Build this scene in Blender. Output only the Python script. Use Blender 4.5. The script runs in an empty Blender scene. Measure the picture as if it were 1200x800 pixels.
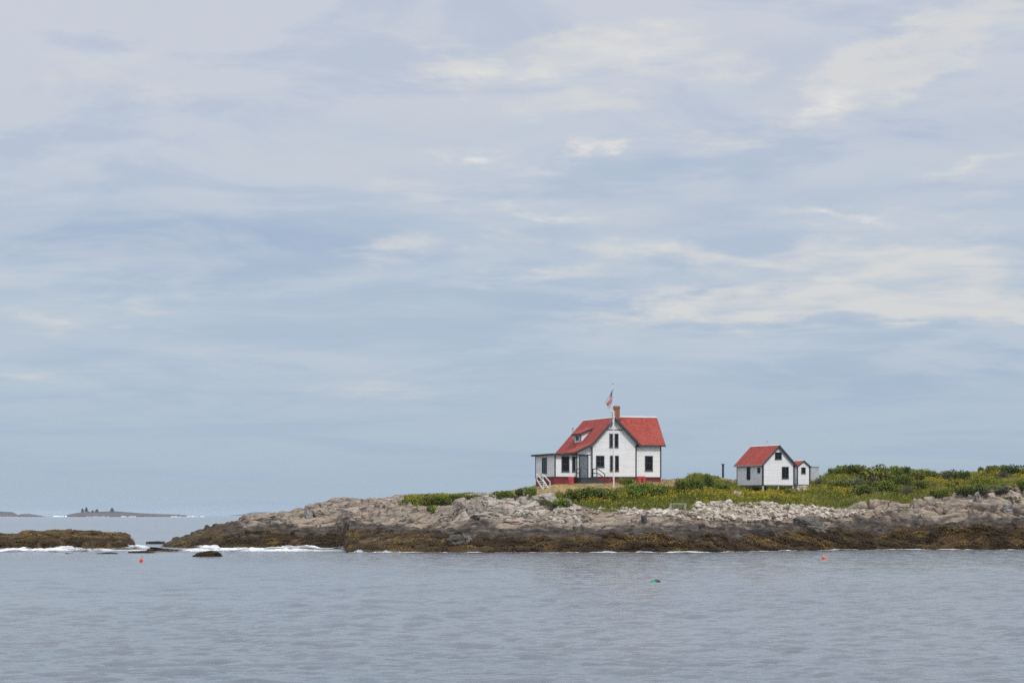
import bpy, bmesh, math, random
import numpy as np
from mathutils import Vector, Matrix

random.seed(11)
rng = np.random.default_rng(7)
scene = bpy.context.scene
COL = scene.collection
F, CX, HY, CAMH = 2808.0, 600.0, 603.0, 4.0      # focal length and horizon of the photograph, eye height in metres
rad = math.radians

# ------------------------------------------------------------------ basics
def link(o, parent=None):
    COL.objects.link(o)
    if parent is not None:
        o.parent = parent
    return o

def tag(o, label=None, cat=None, group=None, kind=None):
    if label: o['label'] = label
    if cat: o['category'] = cat
    if group: o['group'] = group
    if kind: o['kind'] = kind
    return o

def empty(name, loc, rz=0.0):
    o = bpy.data.objects.new(name, None)
    o.empty_display_size = 0.3
    o.location = loc
    o.rotation_euler = (0, 0, rz)
    return link(o)

def np_mesh(name, verts, faces4=None, faces3=None, smooth=False):
    """fast mesh from numpy arrays"""
    me = bpy.data.meshes.new(name)
    verts = np.asarray(verts, dtype=np.float32)
    f4 = np.zeros((0, 4), np.int32) if faces4 is None else np.asarray(faces4, np.int32)
    f3 = np.zeros((0, 3), np.int32) if faces3 is None else np.asarray(faces3, np.int32)
    me.vertices.add(len(verts)); me.vertices.foreach_set('co', verts.ravel())
    nl = f4.size + f3.size
    me.loops.add(nl)
    me.loops.foreach_set('vertex_index', np.concatenate([f4.ravel(), f3.ravel()]))
    me.polygons.add(len(f4) + len(f3))
    st = np.concatenate([np.arange(len(f4)) * 4, f4.size + np.arange(len(f3)) * 3]).astype(np.int32)
    me.polygons.foreach_set('loop_start', st)
    if smooth:
        me.polygons.foreach_set('use_smooth', np.ones(len(me.polygons), bool))
    me.update(calc_edges=True)
    me.validate()
    return me

def attr(me, name, vals):
    a = me.attributes.new(name, 'FLOAT', 'POINT')
    a.data.foreach_set('value', np.asarray(vals, np.float32))

def mesh_obj(name, me, mat, parent=None):
    o = bpy.data.objects.new(name, me)
    for m in (mat if isinstance(mat, (list, tuple)) else [mat]):
        me.materials.append(m)
    return link(o, parent)

class MB:
    """collects boxes, prisms and tubes; build() links them as ONE mesh object"""
    def __init__(self):
        self.v, self.f = [], []
    def poly(self, vs, fs):
        b = len(self.v)
        self.v += [tuple(p) for p in vs]
        self.f += [tuple(b + i for i in f) for f in fs]
        return self
    def box(self, x0, x1, y0, y1, z0, z1):
        return self.poly([(x0,y0,z0),(x1,y0,z0),(x1,y1,z0),(x0,y1,z0),(x0,y0,z1),(x1,y0,z1),(x1,y1,z1),(x0,y1,z1)],
                         [(0,3,2,1),(4,5,6,7),(0,1,5,4),(1,2,6,5),(2,3,7,6),(3,0,4,7)])
    def prism(self, pts, a0, a1, axis='y'):
        """polygon pts in (u,z) extruded along axis"""
        n = len(pts)
        if axis == 'y':
            vs = [(u, a0, z) for u, z in pts] + [(u, a1, z) for u, z in pts]
        else:
            vs = [(a0, u, z) for u, z in pts] + [(a1, u, z) for u, z in pts]
        fs = [tuple(range(n)), tuple(range(2*n-1, n-1, -1))]
        fs += [(i, i + n, (i + 1) % n + n, (i + 1) % n) for i in range(n)]
        return self.poly(vs, fs)
    def tube(self, p0, p1, r0, r1=None, n=8):
        r1 = r0 if r1 is None else r1
        p0, p1 = Vector(p0), Vector(p1)
        d = (p1 - p0).normalized()
        a = d.orthogonal().normalized(); b = d.cross(a)
        vs = []
        for p, r in ((p0, r0), (p1, r1)):
            for k in range(n):
                t = 2 * math.pi * k / n
                vs.append(p + a * (r * math.cos(t)) + b * (r * math.sin(t)))
        fs = [tuple(range(n - 1, -1, -1)), tuple(range(n, 2 * n))]
        fs += [(k, (k + 1) % n, (k + 1) % n + n, k + n) for k in range(n)]
        return self.poly(vs, fs)
    def bar(self, p0, p1, w, h):
        """rectangular bar between two points"""
        p0, p1 = Vector(p0), Vector(p1)
        d = (p1 - p0).normalized()
        up = Vector((0, 0, 1)) if abs(d.z) < .95 else Vector((0, 1, 0))
        a = d.cross(up).normalized() * (w / 2); b = a.cross(d).normalized() * (h / 2)
        vs = [p + s * a + t * b for p in (p0, p1) for s, t in ((-1,-1),(1,-1),(1,1),(-1,1))]
        return self.poly(vs, [(0,1,2,3),(7,6,5,4),(0,4,5,1),(1,5,6,2),(2,6,7,3),(3,7,4,0)])
    def lathe(self, c, prof, n=14):
        b = len(self.v)
        for r, z in prof:
            for k in range(n):
                t = 2 * math.pi * k / n
                self.v.append((c[0] + r * math.cos(t), c[1] + r * math.sin(t), c[2] + z))
        m = len(prof)
        for i in range(m - 1):
            for k in range(n):
                self.f.append((b+i*n+k, b+i*n+(k+1)%n, b+(i+1)*n+(k+1)%n, b+(i+1)*n+k))
        self.f.append(tuple(b + k for k in range(n - 1, -1, -1)))
        self.f.append(tuple(b + (m - 1) * n + k for k in range(n)))
        return self
    def build(self, name, mat, parent=None, bevel=0.0, smooth=False):
        me = bpy.data.meshes.new(name)
        me.from_pydata(self.v, [], self.f)
        bm = bmesh.new(); bm.from_mesh(me)
        bmesh.ops.recalc_face_normals(bm, faces=bm.faces)
        if bevel:
            bmesh.ops.bevel(bm, geom=bm.edges[:], offset=bevel, segments=1, affect='EDGES')
        bm.to_mesh(me); bm.free()
        if smooth:
            for p in me.polygons: p.use_smooth = True
        return mesh_obj(name, me, mat, parent)

# ------------------------------------------------------------------ numpy noise
def _h(ix, iy, seed):
    n = (ix.astype(np.int64) * 374761393 + iy.astype(np.int64) * 668265263 + seed * 974634777) & 0xffffffff
    n = ((n ^ (n >> 13)) * 1274126177) & 0xffffffff
    n = (n ^ (n >> 16)) & 0xffffffff
    return n / 4294967295.0
def vnoise(x, y, seed=0):
    ix, iy = np.floor(x), np.floor(y)
    fx, fy = x - ix, y - iy
    fx = fx*fx*fx*(fx*(fx*6-15)+10); fy = fy*fy*fy*(fy*(fy*6-15)+10)
    a, b = _h(ix, iy, seed), _h(ix+1, iy, seed)
    c, d = _h(ix, iy+1, seed), _h(ix+1, iy+1, seed)
    return (a + (b-a)*fx) * (1-fy) + (c + (d-c)*fx) * fy
def fbm(x, y, seed=0, octv=5, gain=.5):
    s, a, t = 0, 1.0, 0
    for o in range(octv):
        s = s + a * vnoise(x * 2.03**o + o*17.3, y * 2.03**o - o*9.1, seed + o); t += a; a *= gain
    return s / t
def voro(x, y, seed=0):
    ix, iy = np.floor(x), np.floor(y)
    f1 = np.full(x.shape, 9.0); f2 = np.full(x.shape, 9.0); cid = np.zeros(x.shape)
    gx = np.zeros(x.shape); gy = np.zeros(x.shape)
    for dx in (-1, 0, 1):
        for dy in (-1, 0, 1):
            cx, cy = ix + dx, iy + dy
            px, py = cx + _h(cx, cy, seed), cy + _h(cx, cy, seed + 5)
            d = np.hypot(px - x, py - y)
            m = d < f1
            f2 = np.where(m, f1, np.minimum(f2, d))
            cid = np.where(m, _h(cx, cy, seed + 9), cid)
            gx = np.where(m, x - px, gx); gy = np.where(m, y - py, gy)
            f1 = np.where(m, d, f1)
    return f1, f2, cid, gx, gy
def sstep(a, b, x):
    t = np.clip((x - a) / (b - a), 0, 1)
    return t * t * (3 - 2 * t)

# ------------------------------------------------------------------ materials
class NT:
    def __init__(self, tree):
        self.t = tree; self.n = tree.nodes; self.l = tree.links
    def _in(self, sock, v):
        if v is None: return
        if isinstance(v, bpy.types.NodeSocket): self.l.new(v, sock)
        else:
            if sock.type == 'RGBA' and isinstance(v, (tuple, list)) and len(v) == 3: v = (*v, 1)
            sock.default_value = v
    def m(self, op, a, b=None, c=None, clamp=False):
        n = self.n.new('ShaderNodeMath'); n.operation = op; n.use_clamp = clamp
        for i, v in enumerate((a, b, c)): self._in(n.inputs[i], v)
        return n.outputs[0]
    def mix(self, f, a, b, mode='MIX'):
        n = self.n.new('ShaderNodeMix'); n.data_type = 'RGBA'; n.blend_type = mode
        self._in(n.inputs[0], f); self._in(n.inputs[6], a); self._in(n.inputs[7], b)
        return n.outputs[2]
    def noise(self, vec, scale, detail=4, rough=.55, dist=0.0, dims='3D'):
        n = self.n.new('ShaderNodeTexNoise'); n.noise_dimensions = dims
        self._in(n.inputs['Vector'], vec); n.inputs['Scale'].default_value = scale
        n.inputs['Detail'].default_value = detail; n.inputs['Roughness'].default_value = rough
        n.inputs['Distortion'].default_value = dist
        return n.outputs['Fac']
    def voro(self, vec, scale, feature='F1', out='Distance'):
        n = self.n.new('ShaderNodeTexVoronoi'); n.feature = feature
        self._in(n.inputs['Vector'], vec); n.inputs['Scale'].default_value = scale
        return n.outputs[out]
    def ramp(self, f, lo, hi, a=0.0, b=1.0):
        n = self.n.new('ShaderNodeMapRange'); n.interpolation_type = 'SMOOTHSTEP'
        self._in(n.inputs[0], f); n.inputs[1].default_value = lo; n.inputs[2].default_value = hi
        n.inputs[3].default_value = a; n.inputs[4].default_value = b
        return n.outputs[0]
    def obj(self):
        return self.n.new('ShaderNodeTexCoord').outputs['Object']
    def geo(self):
        return self.n.new('ShaderNodeNewGeometry').outputs['Position']
    def attr(self, name):
        n = self.n.new('ShaderNodeAttribute'); n.attribute_name = name
        return n.outputs['Fac']
    def rnd(self):
        return self.n.new('ShaderNodeObjectInfo').outputs['Random']
    def map(self, vec, s=(1,1,1), l=(0,0,0), r=(0,0,0)):
        n = self.n.new('ShaderNodeMapping'); self._in(n.inputs[0], vec)
        n.inputs['Scale'].default_value = s; n.inputs['Location'].default_value = l; n.inputs['Rotation'].default_value = r
        return n.outputs[0]
    def bump(self, h, strength=.5, dist=.05):
        n = self.n.new('ShaderNodeBump'); self._in(n.inputs['Height'], h)
        n.inputs['Strength'].default_value = strength; n.inputs['Distance'].default_value = dist
        return n.outputs[0]

def material(name):
    m = bpy.data.materials.new(name); m.use_nodes = True
    t = NT(m.node_tree); b = m.node_tree.nodes['Principled BSDF']
    return m, t, b
def seti(t, b, col=None, rough=None, normal=None, spec=None):
    if col is not None: t._in(b.inputs['Base Color'], col)
    if rough is not None: t._in(b.inputs['Roughness'], rough)
    if normal is not None: t._in(b.inputs['Normal'], normal)
    if spec is not None: t._in(b.inputs['Specular IOR Level'], spec)

def simple(name, col, rough=.7, var=.25, scale=2.0, bump=0.0):
    m, t, b = material(name)
    p = t.obj()
    n = t.noise(p, scale, 5, .6)
    dark = tuple(c * (1 - var) for c in col); lite = tuple(min(1, c * (1 + var)) for c in col)
    seti(t, b, t.mix(t.ramp(n, .3, .7), dark, lite), rough)
    if bump: seti(t, b, normal=t.bump(t.noise(p, scale * 6, 4), .6, bump))
    return m

M = {}
def mat_clapboard():
    m, t, b = material('white_clapboard'); p = t.obj()
    s = t.n.new('ShaderNodeSeparateXYZ'); t.l.new(p, s.inputs[0])
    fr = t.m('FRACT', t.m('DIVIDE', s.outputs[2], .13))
    gap = t.ramp(fr, .0, .14)                           # thin darker line at each board edge
    boards = t.m('FLOOR', t.m('DIVIDE', s.outputs[2], .13))
    cv = t.n.new('ShaderNodeCombineXYZ'); t._in(cv.inputs[0], t.m('MULTIPLY', s.outputs[0], .25)); t._in(cv.inputs[1], t.m('MULTIPLY', s.outputs[1], .25)); t._in(cv.inputs[2], t.m('MULTIPLY', boards, 3.7))
    bn = t.noise(cv.outputs[0], 1.0, 2)
    big = t.noise(t.map(p, (.5, .5, .22)), 1.5, 5, .65)
    c = t.mix(t.ramp(bn, .3, .7), (.74, .74, .745), (.84, .84, .835))
    c = t.mix(t.m('MULTIPLY', t.ramp(big, .5, .78), .35), c, (.6, .6, .585))
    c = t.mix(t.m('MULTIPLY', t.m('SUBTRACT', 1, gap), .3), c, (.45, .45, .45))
    seti(t, b, c, .55, t.bump(fr, .5, .02))
    return m
def mat_shingle():
    m, t, b = material('red_shingle'); p = t.obj()
    s = t.n.new('ShaderNodeSeparateXYZ'); t.l.new(p, s.inputs[0])
    row = t.m('DIVIDE', s.outputs[2], .11)
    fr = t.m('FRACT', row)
    cv = t.n.new('ShaderNodeCombineXYZ')
    t._in(cv.inputs[0], t.m('MULTIPLY', s.outputs[0], 2.6)); t._in(cv.inputs[1], t.m('MULTIPLY', s.outputs[1], 2.6)); t._in(cv.inputs[2], t.m('MULTIPLY', t.m('FLOOR', row), 7.31))
    tabs = t.noise(cv.outputs[0], 1.0, 1)
    big = t.noise(t.map(p, (.6, .6, .35)), .8, 5, .65)
    c = t.mix(t.ramp(tabs, .3, .7), (.25, .047, .038), (.36, .078, .060))
    c = t.mix(t.m('MULTIPLY', t.ramp(big, .42, .75), .55), c, (.36, .095, .078))
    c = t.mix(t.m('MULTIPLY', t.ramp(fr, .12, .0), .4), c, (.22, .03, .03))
    seti(t, b, c, .9, t.bump(fr, .4, .02), .15)
    return m
def mat_glass():
    m, t, b = material('dark_window_glass'); p = t.obj()
    n = t.noise(p, 1.6, 3)
    seti(t, b, t.mix(n, (.006, .007, .010), (.018, .021, .026)), .2, t.bump(t.noise(p, 3, 2), .15, .02), .12)
    return m
def mat_ground():
    """bare rock, tide-blackened rock, rockweed belt, turf; the belts come from mesh attributes"""
    m, t, b = material('shore_rock'); p = t.geo()
    weed, dark, veg, lawn, pale, crk_shade, cellr = (t.attr(k) for k in ('weed', 'dark', 'veg', 'lawn', 'pale', 'crack', 'cell'))
    n1 = t.noise(p, .18, 6, .6); n2 = t.noise(t.map(p, (.5, .7, 1.6)), 1.3, 7, .68); n3 = t.noise(p, 6.0, 5, .65)
    rock = t.mix(t.ramp(n2, .36, .62), (.095, .078, .062), (.36, .285, .21))
    rock = t.mix(t.ramp(n1, .42, .66), rock, t.mix(n3, (.25, .175, .115), (.40, .305, .215)))
    rock = t.mix(t.m('MULTIPLY', cellr, .30), rock, (.20, .172, .145))
    rock = t.mix(t.m('MULTIPLY', pale, t.ramp(n2, .36, .62)), rock, (.43, .385, .325))
    streak = t.noise(t.map(p, (.35, .6, 4.0)), 1.2, 5, .6)
    rock = t.mix(t.m('MULTIPLY', t.ramp(streak, .55, .75), .55), rock, (.075, .07, .066))
    rock = t.mix(t.m('MULTIPLY', crk_shade, .85), rock, (.035, .03, .027))  # dark lichen in cracks, crevice shade at riser feet put into the colour
    dk = t.mix(t.ramp(n2, .35, .75), (.026, .023, .021), (.150, .124, .100))
    dk = t.mix(t.m('MULTIPLY', t.ramp(n3, .55, .75), .45), dk, (.23, .195, .16))
    jn = t.voro(t.map(p, (.26, .34, .8), (0, 0, 0), (.25, .3, .35)), 1.0, 'DISTANCE_TO_EDGE')
    rock = t.mix(t.m('MULTIPLY', t.ramp(jn, .035, .008), t.ramp(n1, .40, .55)), rock, (.04, .034, .03))
    c = t.mix(dark, rock, dk)
    wd = t.mix(t.ramp(n3, .3, .7), (.012, .007, .003), (.080, .044, .011))
    wd = t.mix(t.ramp(t.noise(p, .55, 5, .6), .45, .68), wd, t.mix(n3, (.05, .028, .006), (.17, .098, .020)))
    c = t.mix(weed, c, wd)
    soil = t.mix(n3, (.05, .055, .02), (.12, .11, .04))
    c = t.mix(veg, c, soil)
    lw = t.mix(t.ramp(t.noise(p, .8, 6, .65), .35, .66), (.20, .145, .06), (.37, .25, .12))
    lw = t.mix(t.ramp(n3, .45, .75), lw, (.14, .13, .045))
    c = t.mix(lawn, c, lw)
    h = t.m('ADD', t.m('MULTIPLY', n2, .5), t.m('MULTIPLY', n3, .25))
    seti(t, b, c, t.mix(weed, (.85,)*3, (.55,)*3), t.bump(h, 1.0, .3), .12)
    return m
def mat_leaf(name, dark, lite, tip=None, rough=.6):
    m, t, b = material(name)
    v = t.attr('tint')
    c = t.mix(v, dark, lite)
    r = t.rnd()
    c = t.mix(t.m('MULTIPLY', r, .35), c, tuple(x * .72 for x in lite))
    if tip: c = t.mix(t.ramp(v, .8, 1.0), c, tip)
    seti(t, b, c, rough, None, .12)
    return m
def mat_stone(name, cols, per='tint', big=True):
    m, t, b = material(name); p = t.geo()
    v = t.attr('tint') if per == 'tint' else t.rnd()
    n = t.noise(t.map(p, (.6, .8, 1.6)), 1.6, 7, .68)
    c = t.mix(t.ramp(v, .1, .9), cols[0], cols[1])
    if big:
        c = t.mix(t.m('MULTIPLY', t.ramp(n, .40, .68), .8), c, cols[2])
        st = t.noise(t.map(p, (.5, .8, 5.0)), 1.3, 6, .62)
        c = t.mix(t.m('MULTIPLY', t.ramp(st, .52, .66), .75), c, tuple(x*.32 for x in cols[0]))
    seti(t, b, c, .9, t.bump(n, .9, .22 if big else .05), .2)
    return m
def mat_water():
    m, t, b = material('sea_water'); p = t.geo()
    def slopes(vec, amp, detail, rough):
        n = t.n.new('ShaderNodeTexNoise'); t._in(n.inputs['Vector'], vec); n.inputs['Scale'].default_value = 1.0
        n.inputs['Detail'].default_value = detail; n.inputs['Roughness'].default_value = rough
        v = t.n.new('ShaderNodeVectorMath'); v.operation = 'SUBTRACT'; t._in(v.inputs[0], n.outputs['Color']); v.inputs[1].default_value = (.5, .5, .5)
        k = t.n.new('ShaderNodeVectorMath'); k.operation = 'SCALE'; t._in(k.inputs[0], v.outputs[0]); t._in(k.inputs['Scale'], amp)
        return k.outputs[0]
    def vadd(a, b_):
        v = t.n.new('ShaderNodeVectorMath'); v.operation = 'ADD'; t._in(v.inputs[0], a); t._in(v.inputs[1], b_); return v.outputs[0]
    gust = t.ramp(t.noise(t.map(p, (.010, .022, 1)), 1.0, 4, .55), .32, .68)
    a = slopes(t.map(p, (.16, .30, 1)),  .10, 2, .5)
    a = vadd(a, slopes(t.map(p, (1.0, 1.5, 1), (0, 0, 0), (0, 0, .2)), t.m('MULTIPLY_ADD', gust, .4, .6), 1, .5))
    a = vadd(a, slopes(t.map(p, (2.2, 4.2, 1), (0, 0, 0), (0, 0, -.15)), t.m('MULTIPLY_ADD', gust, .5, .6), 2, .55))
    k = t.n.new('ShaderNodeVectorMath'); k.operation = 'MULTIPLY'; t._in(k.inputs[0], a); k.inputs[1].default_value = (1, 1, 0)
    k2 = vadd(k.outputs[0], (0, 0, 1))
    nn = t.n.new('ShaderNodeVectorMath'); nn.operation = 'NORMALIZE'; t._in(nn.inputs[0], k2)
    big = t.noise(t.map(p, (.006, .014, 1), (3, 1, 0)), 1.0, 5, .6)
    seti(t, b, t.mix(t.ramp(big, .35, .65), (.118, .144, .166), (.158, .182, .202)), .15, nn.outputs[0], .5)
    b.inputs['IOR'].default_value = 1.333
    return m
def mat_foam():
    m, t, b = material('sea_foam'); p = t.geo()
    d = t.attr('foam')
    n = t.m('ADD', t.m('MULTIPLY', t.noise(t.map(p, (.35, .25, 1)), 1.0, 6, .62, .8), .65), t.m('MULTIPLY', t.noise(p, 2.6, 5, .65), .35))
    th = t.m('SUBTRACT', t.m('ADD', n, t.m('MULTIPLY', d, .56)), .80)
    a = t.m('MULTIPLY', t.ramp(th, -.03, .36), .92)
    seti(t, b, (.86, .88, .89), .9)
    tr = t.n.new('ShaderNodeBsdfTransparent'); mx = t.n.new('ShaderNodeMixShader')
    t.l.new(a, mx.inputs[0]); t.l.new(tr.outputs[0], mx.inputs[1]); t.l.new(b.outputs[0], mx.inputs[2])
    t.l.new(mx.outputs[0], t.n['Material Output'].inputs['Surface'])
    return m
def mat_brick():
    m, t, b = material('orange_brick'); p = t.obj()
    n = t.n.new('ShaderNodeTexBrick'); t.l.new(t.map(p, (1, 1, 1), (0, 0, 0), (rad(90), 0, 0)), n.inputs[0])
    n.inputs['Scale'].default_value = 4.0
    n.inputs['Color1'].default_value = (.30, .10, .04, 1); n.inputs['Color2'].default_value = (.21, .065, .03, 1); n.inputs['Mortar'].default_value = (.3, .22, .17, 1)
    n.inputs['Mortar Size'].default_value = .012
    seti(t, b, n.outputs[0], .85)
    return m
def mat_flag():
    m, t, b = material('striped_flag_cloth')
    uv = t.n.new('ShaderNodeUVMap'); s = t.n.new('ShaderNodeSeparateXYZ'); t.l.new(uv.outputs[0], s.inputs[0])
    u, v = s.outputs[0], s.outputs[1]
    stripe = t.m('GREATER_THAN', t.m('FRACT', t.m('MULTIPLY', v, 6.5)), .5)      # 13 stripes, red outermost
    c = t.mix(stripe, (.46, .015, .03), (.80, .80, .80))
    canton = t.m('MULTIPLY', t.m('LESS_THAN', u, .4), t.m('GREATER_THAN', v, .4615))
    su = t.m('SUBTRACT', t.m('FRACT', t.m('MULTIPLY', u, 15.0)), .5); sv = t.m('SUBTRACT', t.m('FRACT', t.m('MULTIPLY', v, 9.3)), .5)
    star = t.m('LESS_THAN', t.m('ADD', t.m('MULTIPLY', su, su), t.m('MULTIPLY', sv, sv)), .07)
    blue = t.mix(star, (.015, .025, .11), (.75, .75, .75))
    seti(t, b, t.mix(canton, c, blue), .8)
    return m

M['clap'] = mat_clapboard(); M['roof'] = mat_shingle(); M['glass'] = mat_glass()
M['trim'] = simple('slate_grey_paint', (.036, .043, .051), .6, .25, 3)
M['soffit'] = simple('dark_grey_paint', (.026, .031, .037), .7, .2, 3)
M['door'] = simple('grey_door_paint', (.155, .18, .205), .5, .15, 2)
M['red'] = simple('dark_red_paint', (.17, .013, .016), .6, .3, 2)
M['drum'] = simple('faded_red_paint', (.44, .055, .05), .5, .35, 3)
M['white'] = simple('weathered_white_paint', (.74, .73, .70), .6, .12, 3)
M['cap'] = simple('white_ridge_metal', (.52, .46, .45), .4, .08, 2)
M['grey'] = simple('pale_grey_concrete', (.42, .44, .45), .8, .15, 2)
M['metal'] = simple('galvanised_metal', (.33, .34, .35), .4, .2, 4)
M['gold'] = simple('gilded_ball', (.6, .42, .10), .35, .1, 4)
M['wood'] = simple('weathered_timber', (.20, .16, .125), .85, .35, 4, .02)
M['darkwood'] = simple('dark_timber', (.060, .052, .046), .8, .35, 4, .02)
M['silver'] = simple('silvered_timber', (.42, .40, .37), .85, .25, 5, .02)
M['net'] = simple('green_grey_netting', (.22, .25, .2), .8, .3, 6)
M['brick'] = mat_brick(); M['flag'] = mat_flag()
M['blueflag'] = simple('faded_blue_cloth', (.13, .17, .26), .85, .25, 4)
M['rope'] = simple('grey_rope', (.5, .5, .48), .9, .1, 5)
M['ground'] = mat_ground(); M['water'] = mat_water(); M['foam'] = mat_foam()
M['cobble'] = mat_stone('bleached_cobble', ((.19, .150, .11), (.48, .43, .36), (.40, .33, .26)), 'tint', False)
M['cobble1'] = mat_stone('bleached_stone', ((.23, .185, .14), (.52, .47, .40), (.40, .33, .26)), 'rnd', False)
M['whiterock'] = mat_stone('white_crusted_rock', ((.34, .30, .25), (.46, .415, .35), (.20, .17, .14)), 'rnd')
M['greyrock'] = mat_stone('grey_granite', ((.17, .16, .15), (.30, .275, .25), (.10, .095, .09)), 'rnd')
M['tanrock'] = mat_stone('tan_granite', ((.30, .24, .19), (.40, .335, .275), (.19, .165, .14)), 'rnd')
M['pinkrock'] = mat_stone('pinkish_granite', ((.42, .33, .27), (.5, .41, .34), (.3, .25, .21)), 'rnd')
M['dimrock'] = mat_stone('dim_grey_rock', ((.085, .078, .07), (.13, .118, .10), (.17, .15, .12)), 'rnd')
M['blackrock'] = mat_stone('tide_blackened_rock', ((.03, .028, .026), (.06, .055, .05), (.10, .085, .07)), 'rnd')
M['weedrock'] = mat_stone('weedy_rock', ((.028, .018, .009), (.055, .035, .014), (.10, .065, .022)), 'rnd')
M['rockweed'] = mat_leaf('rockweed', (.010, .006, .003), (.088, .052, .014), (.175, .112, .030), .7)
M['grass'] = mat_leaf('green_grass', (.065, .085, .014), (.25, .265, .045), (.36, .31, .09))
M['drygrass'] = mat_leaf('dry_grass', (.12, .10, .045), (.34, .26, .13), (.40, .32, .17))
M['goldstem'] = mat_leaf('goldenrod_leaves', (.07, .09, .012), (.25, .27, .035))
M['gold_flower'] = mat_leaf('goldenrod_flowers', (.30, .24, .016), (.50, .385, .035))
M['mid'] = mat_leaf('mid_green_leaves', (.055, .078, .013), (.225, .26, .042))
M['dark'] = mat_leaf('dark_green_leaves', (.036, .056, .012), (.155, .195, .036))
M['olive'] = mat_leaf('olive_leaves', (.066, .076, .014), (.24, .24, .048))
M['greyg'] = mat_leaf('grey_green_leaves', (.06, .07, .032), (.175, .185, .095))
M['twig'] = mat_leaf('grey_purple_twigs', (.065, .058, .045), (.17, .155, .125))
M['bright'] = mat_leaf('fresh_green_leaves', (.060, .095, .014), (.20, .27, .045))
M['pine'] = mat_leaf('pine_needles', (.010, .018, .010), (.028, .045, .022))

# ------------------------------------------------------------------ terrain
# stations along the shore: picture column, then for each line across the shore (distance from the boat, row of the photo)
ST = [
 (184, 300, (302,641.5), (304,641.5), (306,641.5), (308,641.5), (310,641.5)),
 (199, 296, (299,638.5), (301,637), (304,636), (307,635.5), (312,636)),
 (229, 290, (294,634), (298,629), (302,627), (305,625.5), (312,626.5)),
 (257, 288, (293,629), (297,623), (301,618.5), (304,616.5), (312,617)),
 (280, 288, (293,628), (297,620), (301,614.5), (304,612), (312,613)),
 (286, 288, (293,626), (297,617), (301,610), (304,606), (312,607)),
 (325, 288, (293,625), (297,615), (301,608), (304,605), (314,605.5)),
 (350, 288, (293,624), (297,614), (302,603), (304,598.5), (314,599.5)),
 (370, 287, (292,624), (296,614), (302,601), (305,592.5), (315,593.5)),
 (395, 286, (291,623), (295,614), (302,598), (306,586.5), (316,588)),
 (403, 280, (287,623), (292,614), (301,597), (306,586), (316,587.5)),
 (409, 253, (270,623), (284,614), (297,596.5), (306,586), (316,587)),
 (428, 252, (268,623), (279,614), (291,596.5), (303,587), (313,588)),
 (450, 252, (265,624), (274,614.5), (286,597), (299,588), (311,588.5)),
 (480, 252, (262,624), (269,615), (279,597), (293,586), (307,584)),
 (510, 252, (260,626), (265,616), (274,599), (290,584), (305,582)),
 (530, 252, (259,630), (264,616), (272,598), (284,585), (300,582.5)),
 (557, 252, (258,633), (263,613), (270,592), (280,582), (298,581)),
 (578, 252, (258,632), (263,614), (270,593), (280,583), (298,581)),
 (600, 252, (257,630), (263,616), (271,594), (280,580), (296,575)),
 (630, 252, (257,630), (263,617), (272,597), (280,573), (297,567)),
 (650, 252, (257,630), (263,617), (272,598), (281,568), (298,564)),
 (700, 253, (257,631), (262,618), (271,598), (281,567), (299,563)),
 (760, 253, (257,629), (262,614), (270,597), (281,566), (300,562)),
 (790, 253, (257,629), (262,613), (270,596), (284,568.5), (306,561)),
 (820, 253, (258,629), (263,614), (271,593), (287,574), (312,560)),
 (850, 255, (260,630), (265,616), (274,590.5), (293,576), (316,560)),
 (880, 259, (264,630), (269,615), (278,590), (297,578), (318,567)),
 (920, 263, (268,629), (272,611), (281,591), (299,578), (320,567)),
 (950, 265, (270,625), (274,609), (283,594), (299,577), (320,563)),
 (980, 268, (273,624), (277,608), (286,597), (302,574), (322,557)),
 (1000, 270, (275,624), (279,607.5), (287,592), (303,572), (322,555)),
 (1065, 272, (277,623), (281,603), (288,589), (303,571), (322,554)),
 (1100, 272, (277,622), (281,605), (289,585), (303,571), (322,557)),
 (1144, 272, (277,622), (281,604), (289,579), (303,567), (322,557)),
 (1180, 272, (277,621), (281,599), (289,576), (302,566), (322,554)),
 (1215, 273, (278,621), (282,600), (289,575), (301,565), (322,553)),
 (1500, 274, (279,623), (284,603), (291,578), (305,566), (322,555)),
 (1680, 280, (284,630), (288,618), (294,606), (305,600), (318,600)),
 (1760, 290, (294,642), (296,642), (298,642), (305,642), (310,642)),
]
SP = np.array([s[0] for s in ST], float)
SY = np.array([[s[1]] + [q[0] for q in s[2:]] for s in ST], float)                    # n x 6
SZ = np.array([[0.0] + [CAMH - (q[1]-HY)*q[0]/F for q in s[2:]] for s in ST], float)
# where turf begins (distance), per column
VEG = np.array([(150,999),(466,999),(474,290),(490,281),(512,279),(522,280),(546,287),(557,297),(563,300),(575,300),(584,284),(600,279.5),(618,279),(632,275),(655,273),(672,272.3),(690,270.2),(760,269.3),(806,269.5),(815,271.2),(850,273),(890,277.3),(920,279),(945,282),(962,285),(985,286.5),(1010,288),(1065,288.5),(1100,289.5),(1144,290),(1180,291),(1230,291),(1700,291)], float)

def cols(px):
    return [np.interp(px, SP, SY[:, k]) for k in range(6)], [np.interp(px, SP, SZ[:, k]) for k in range(6)]

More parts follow.
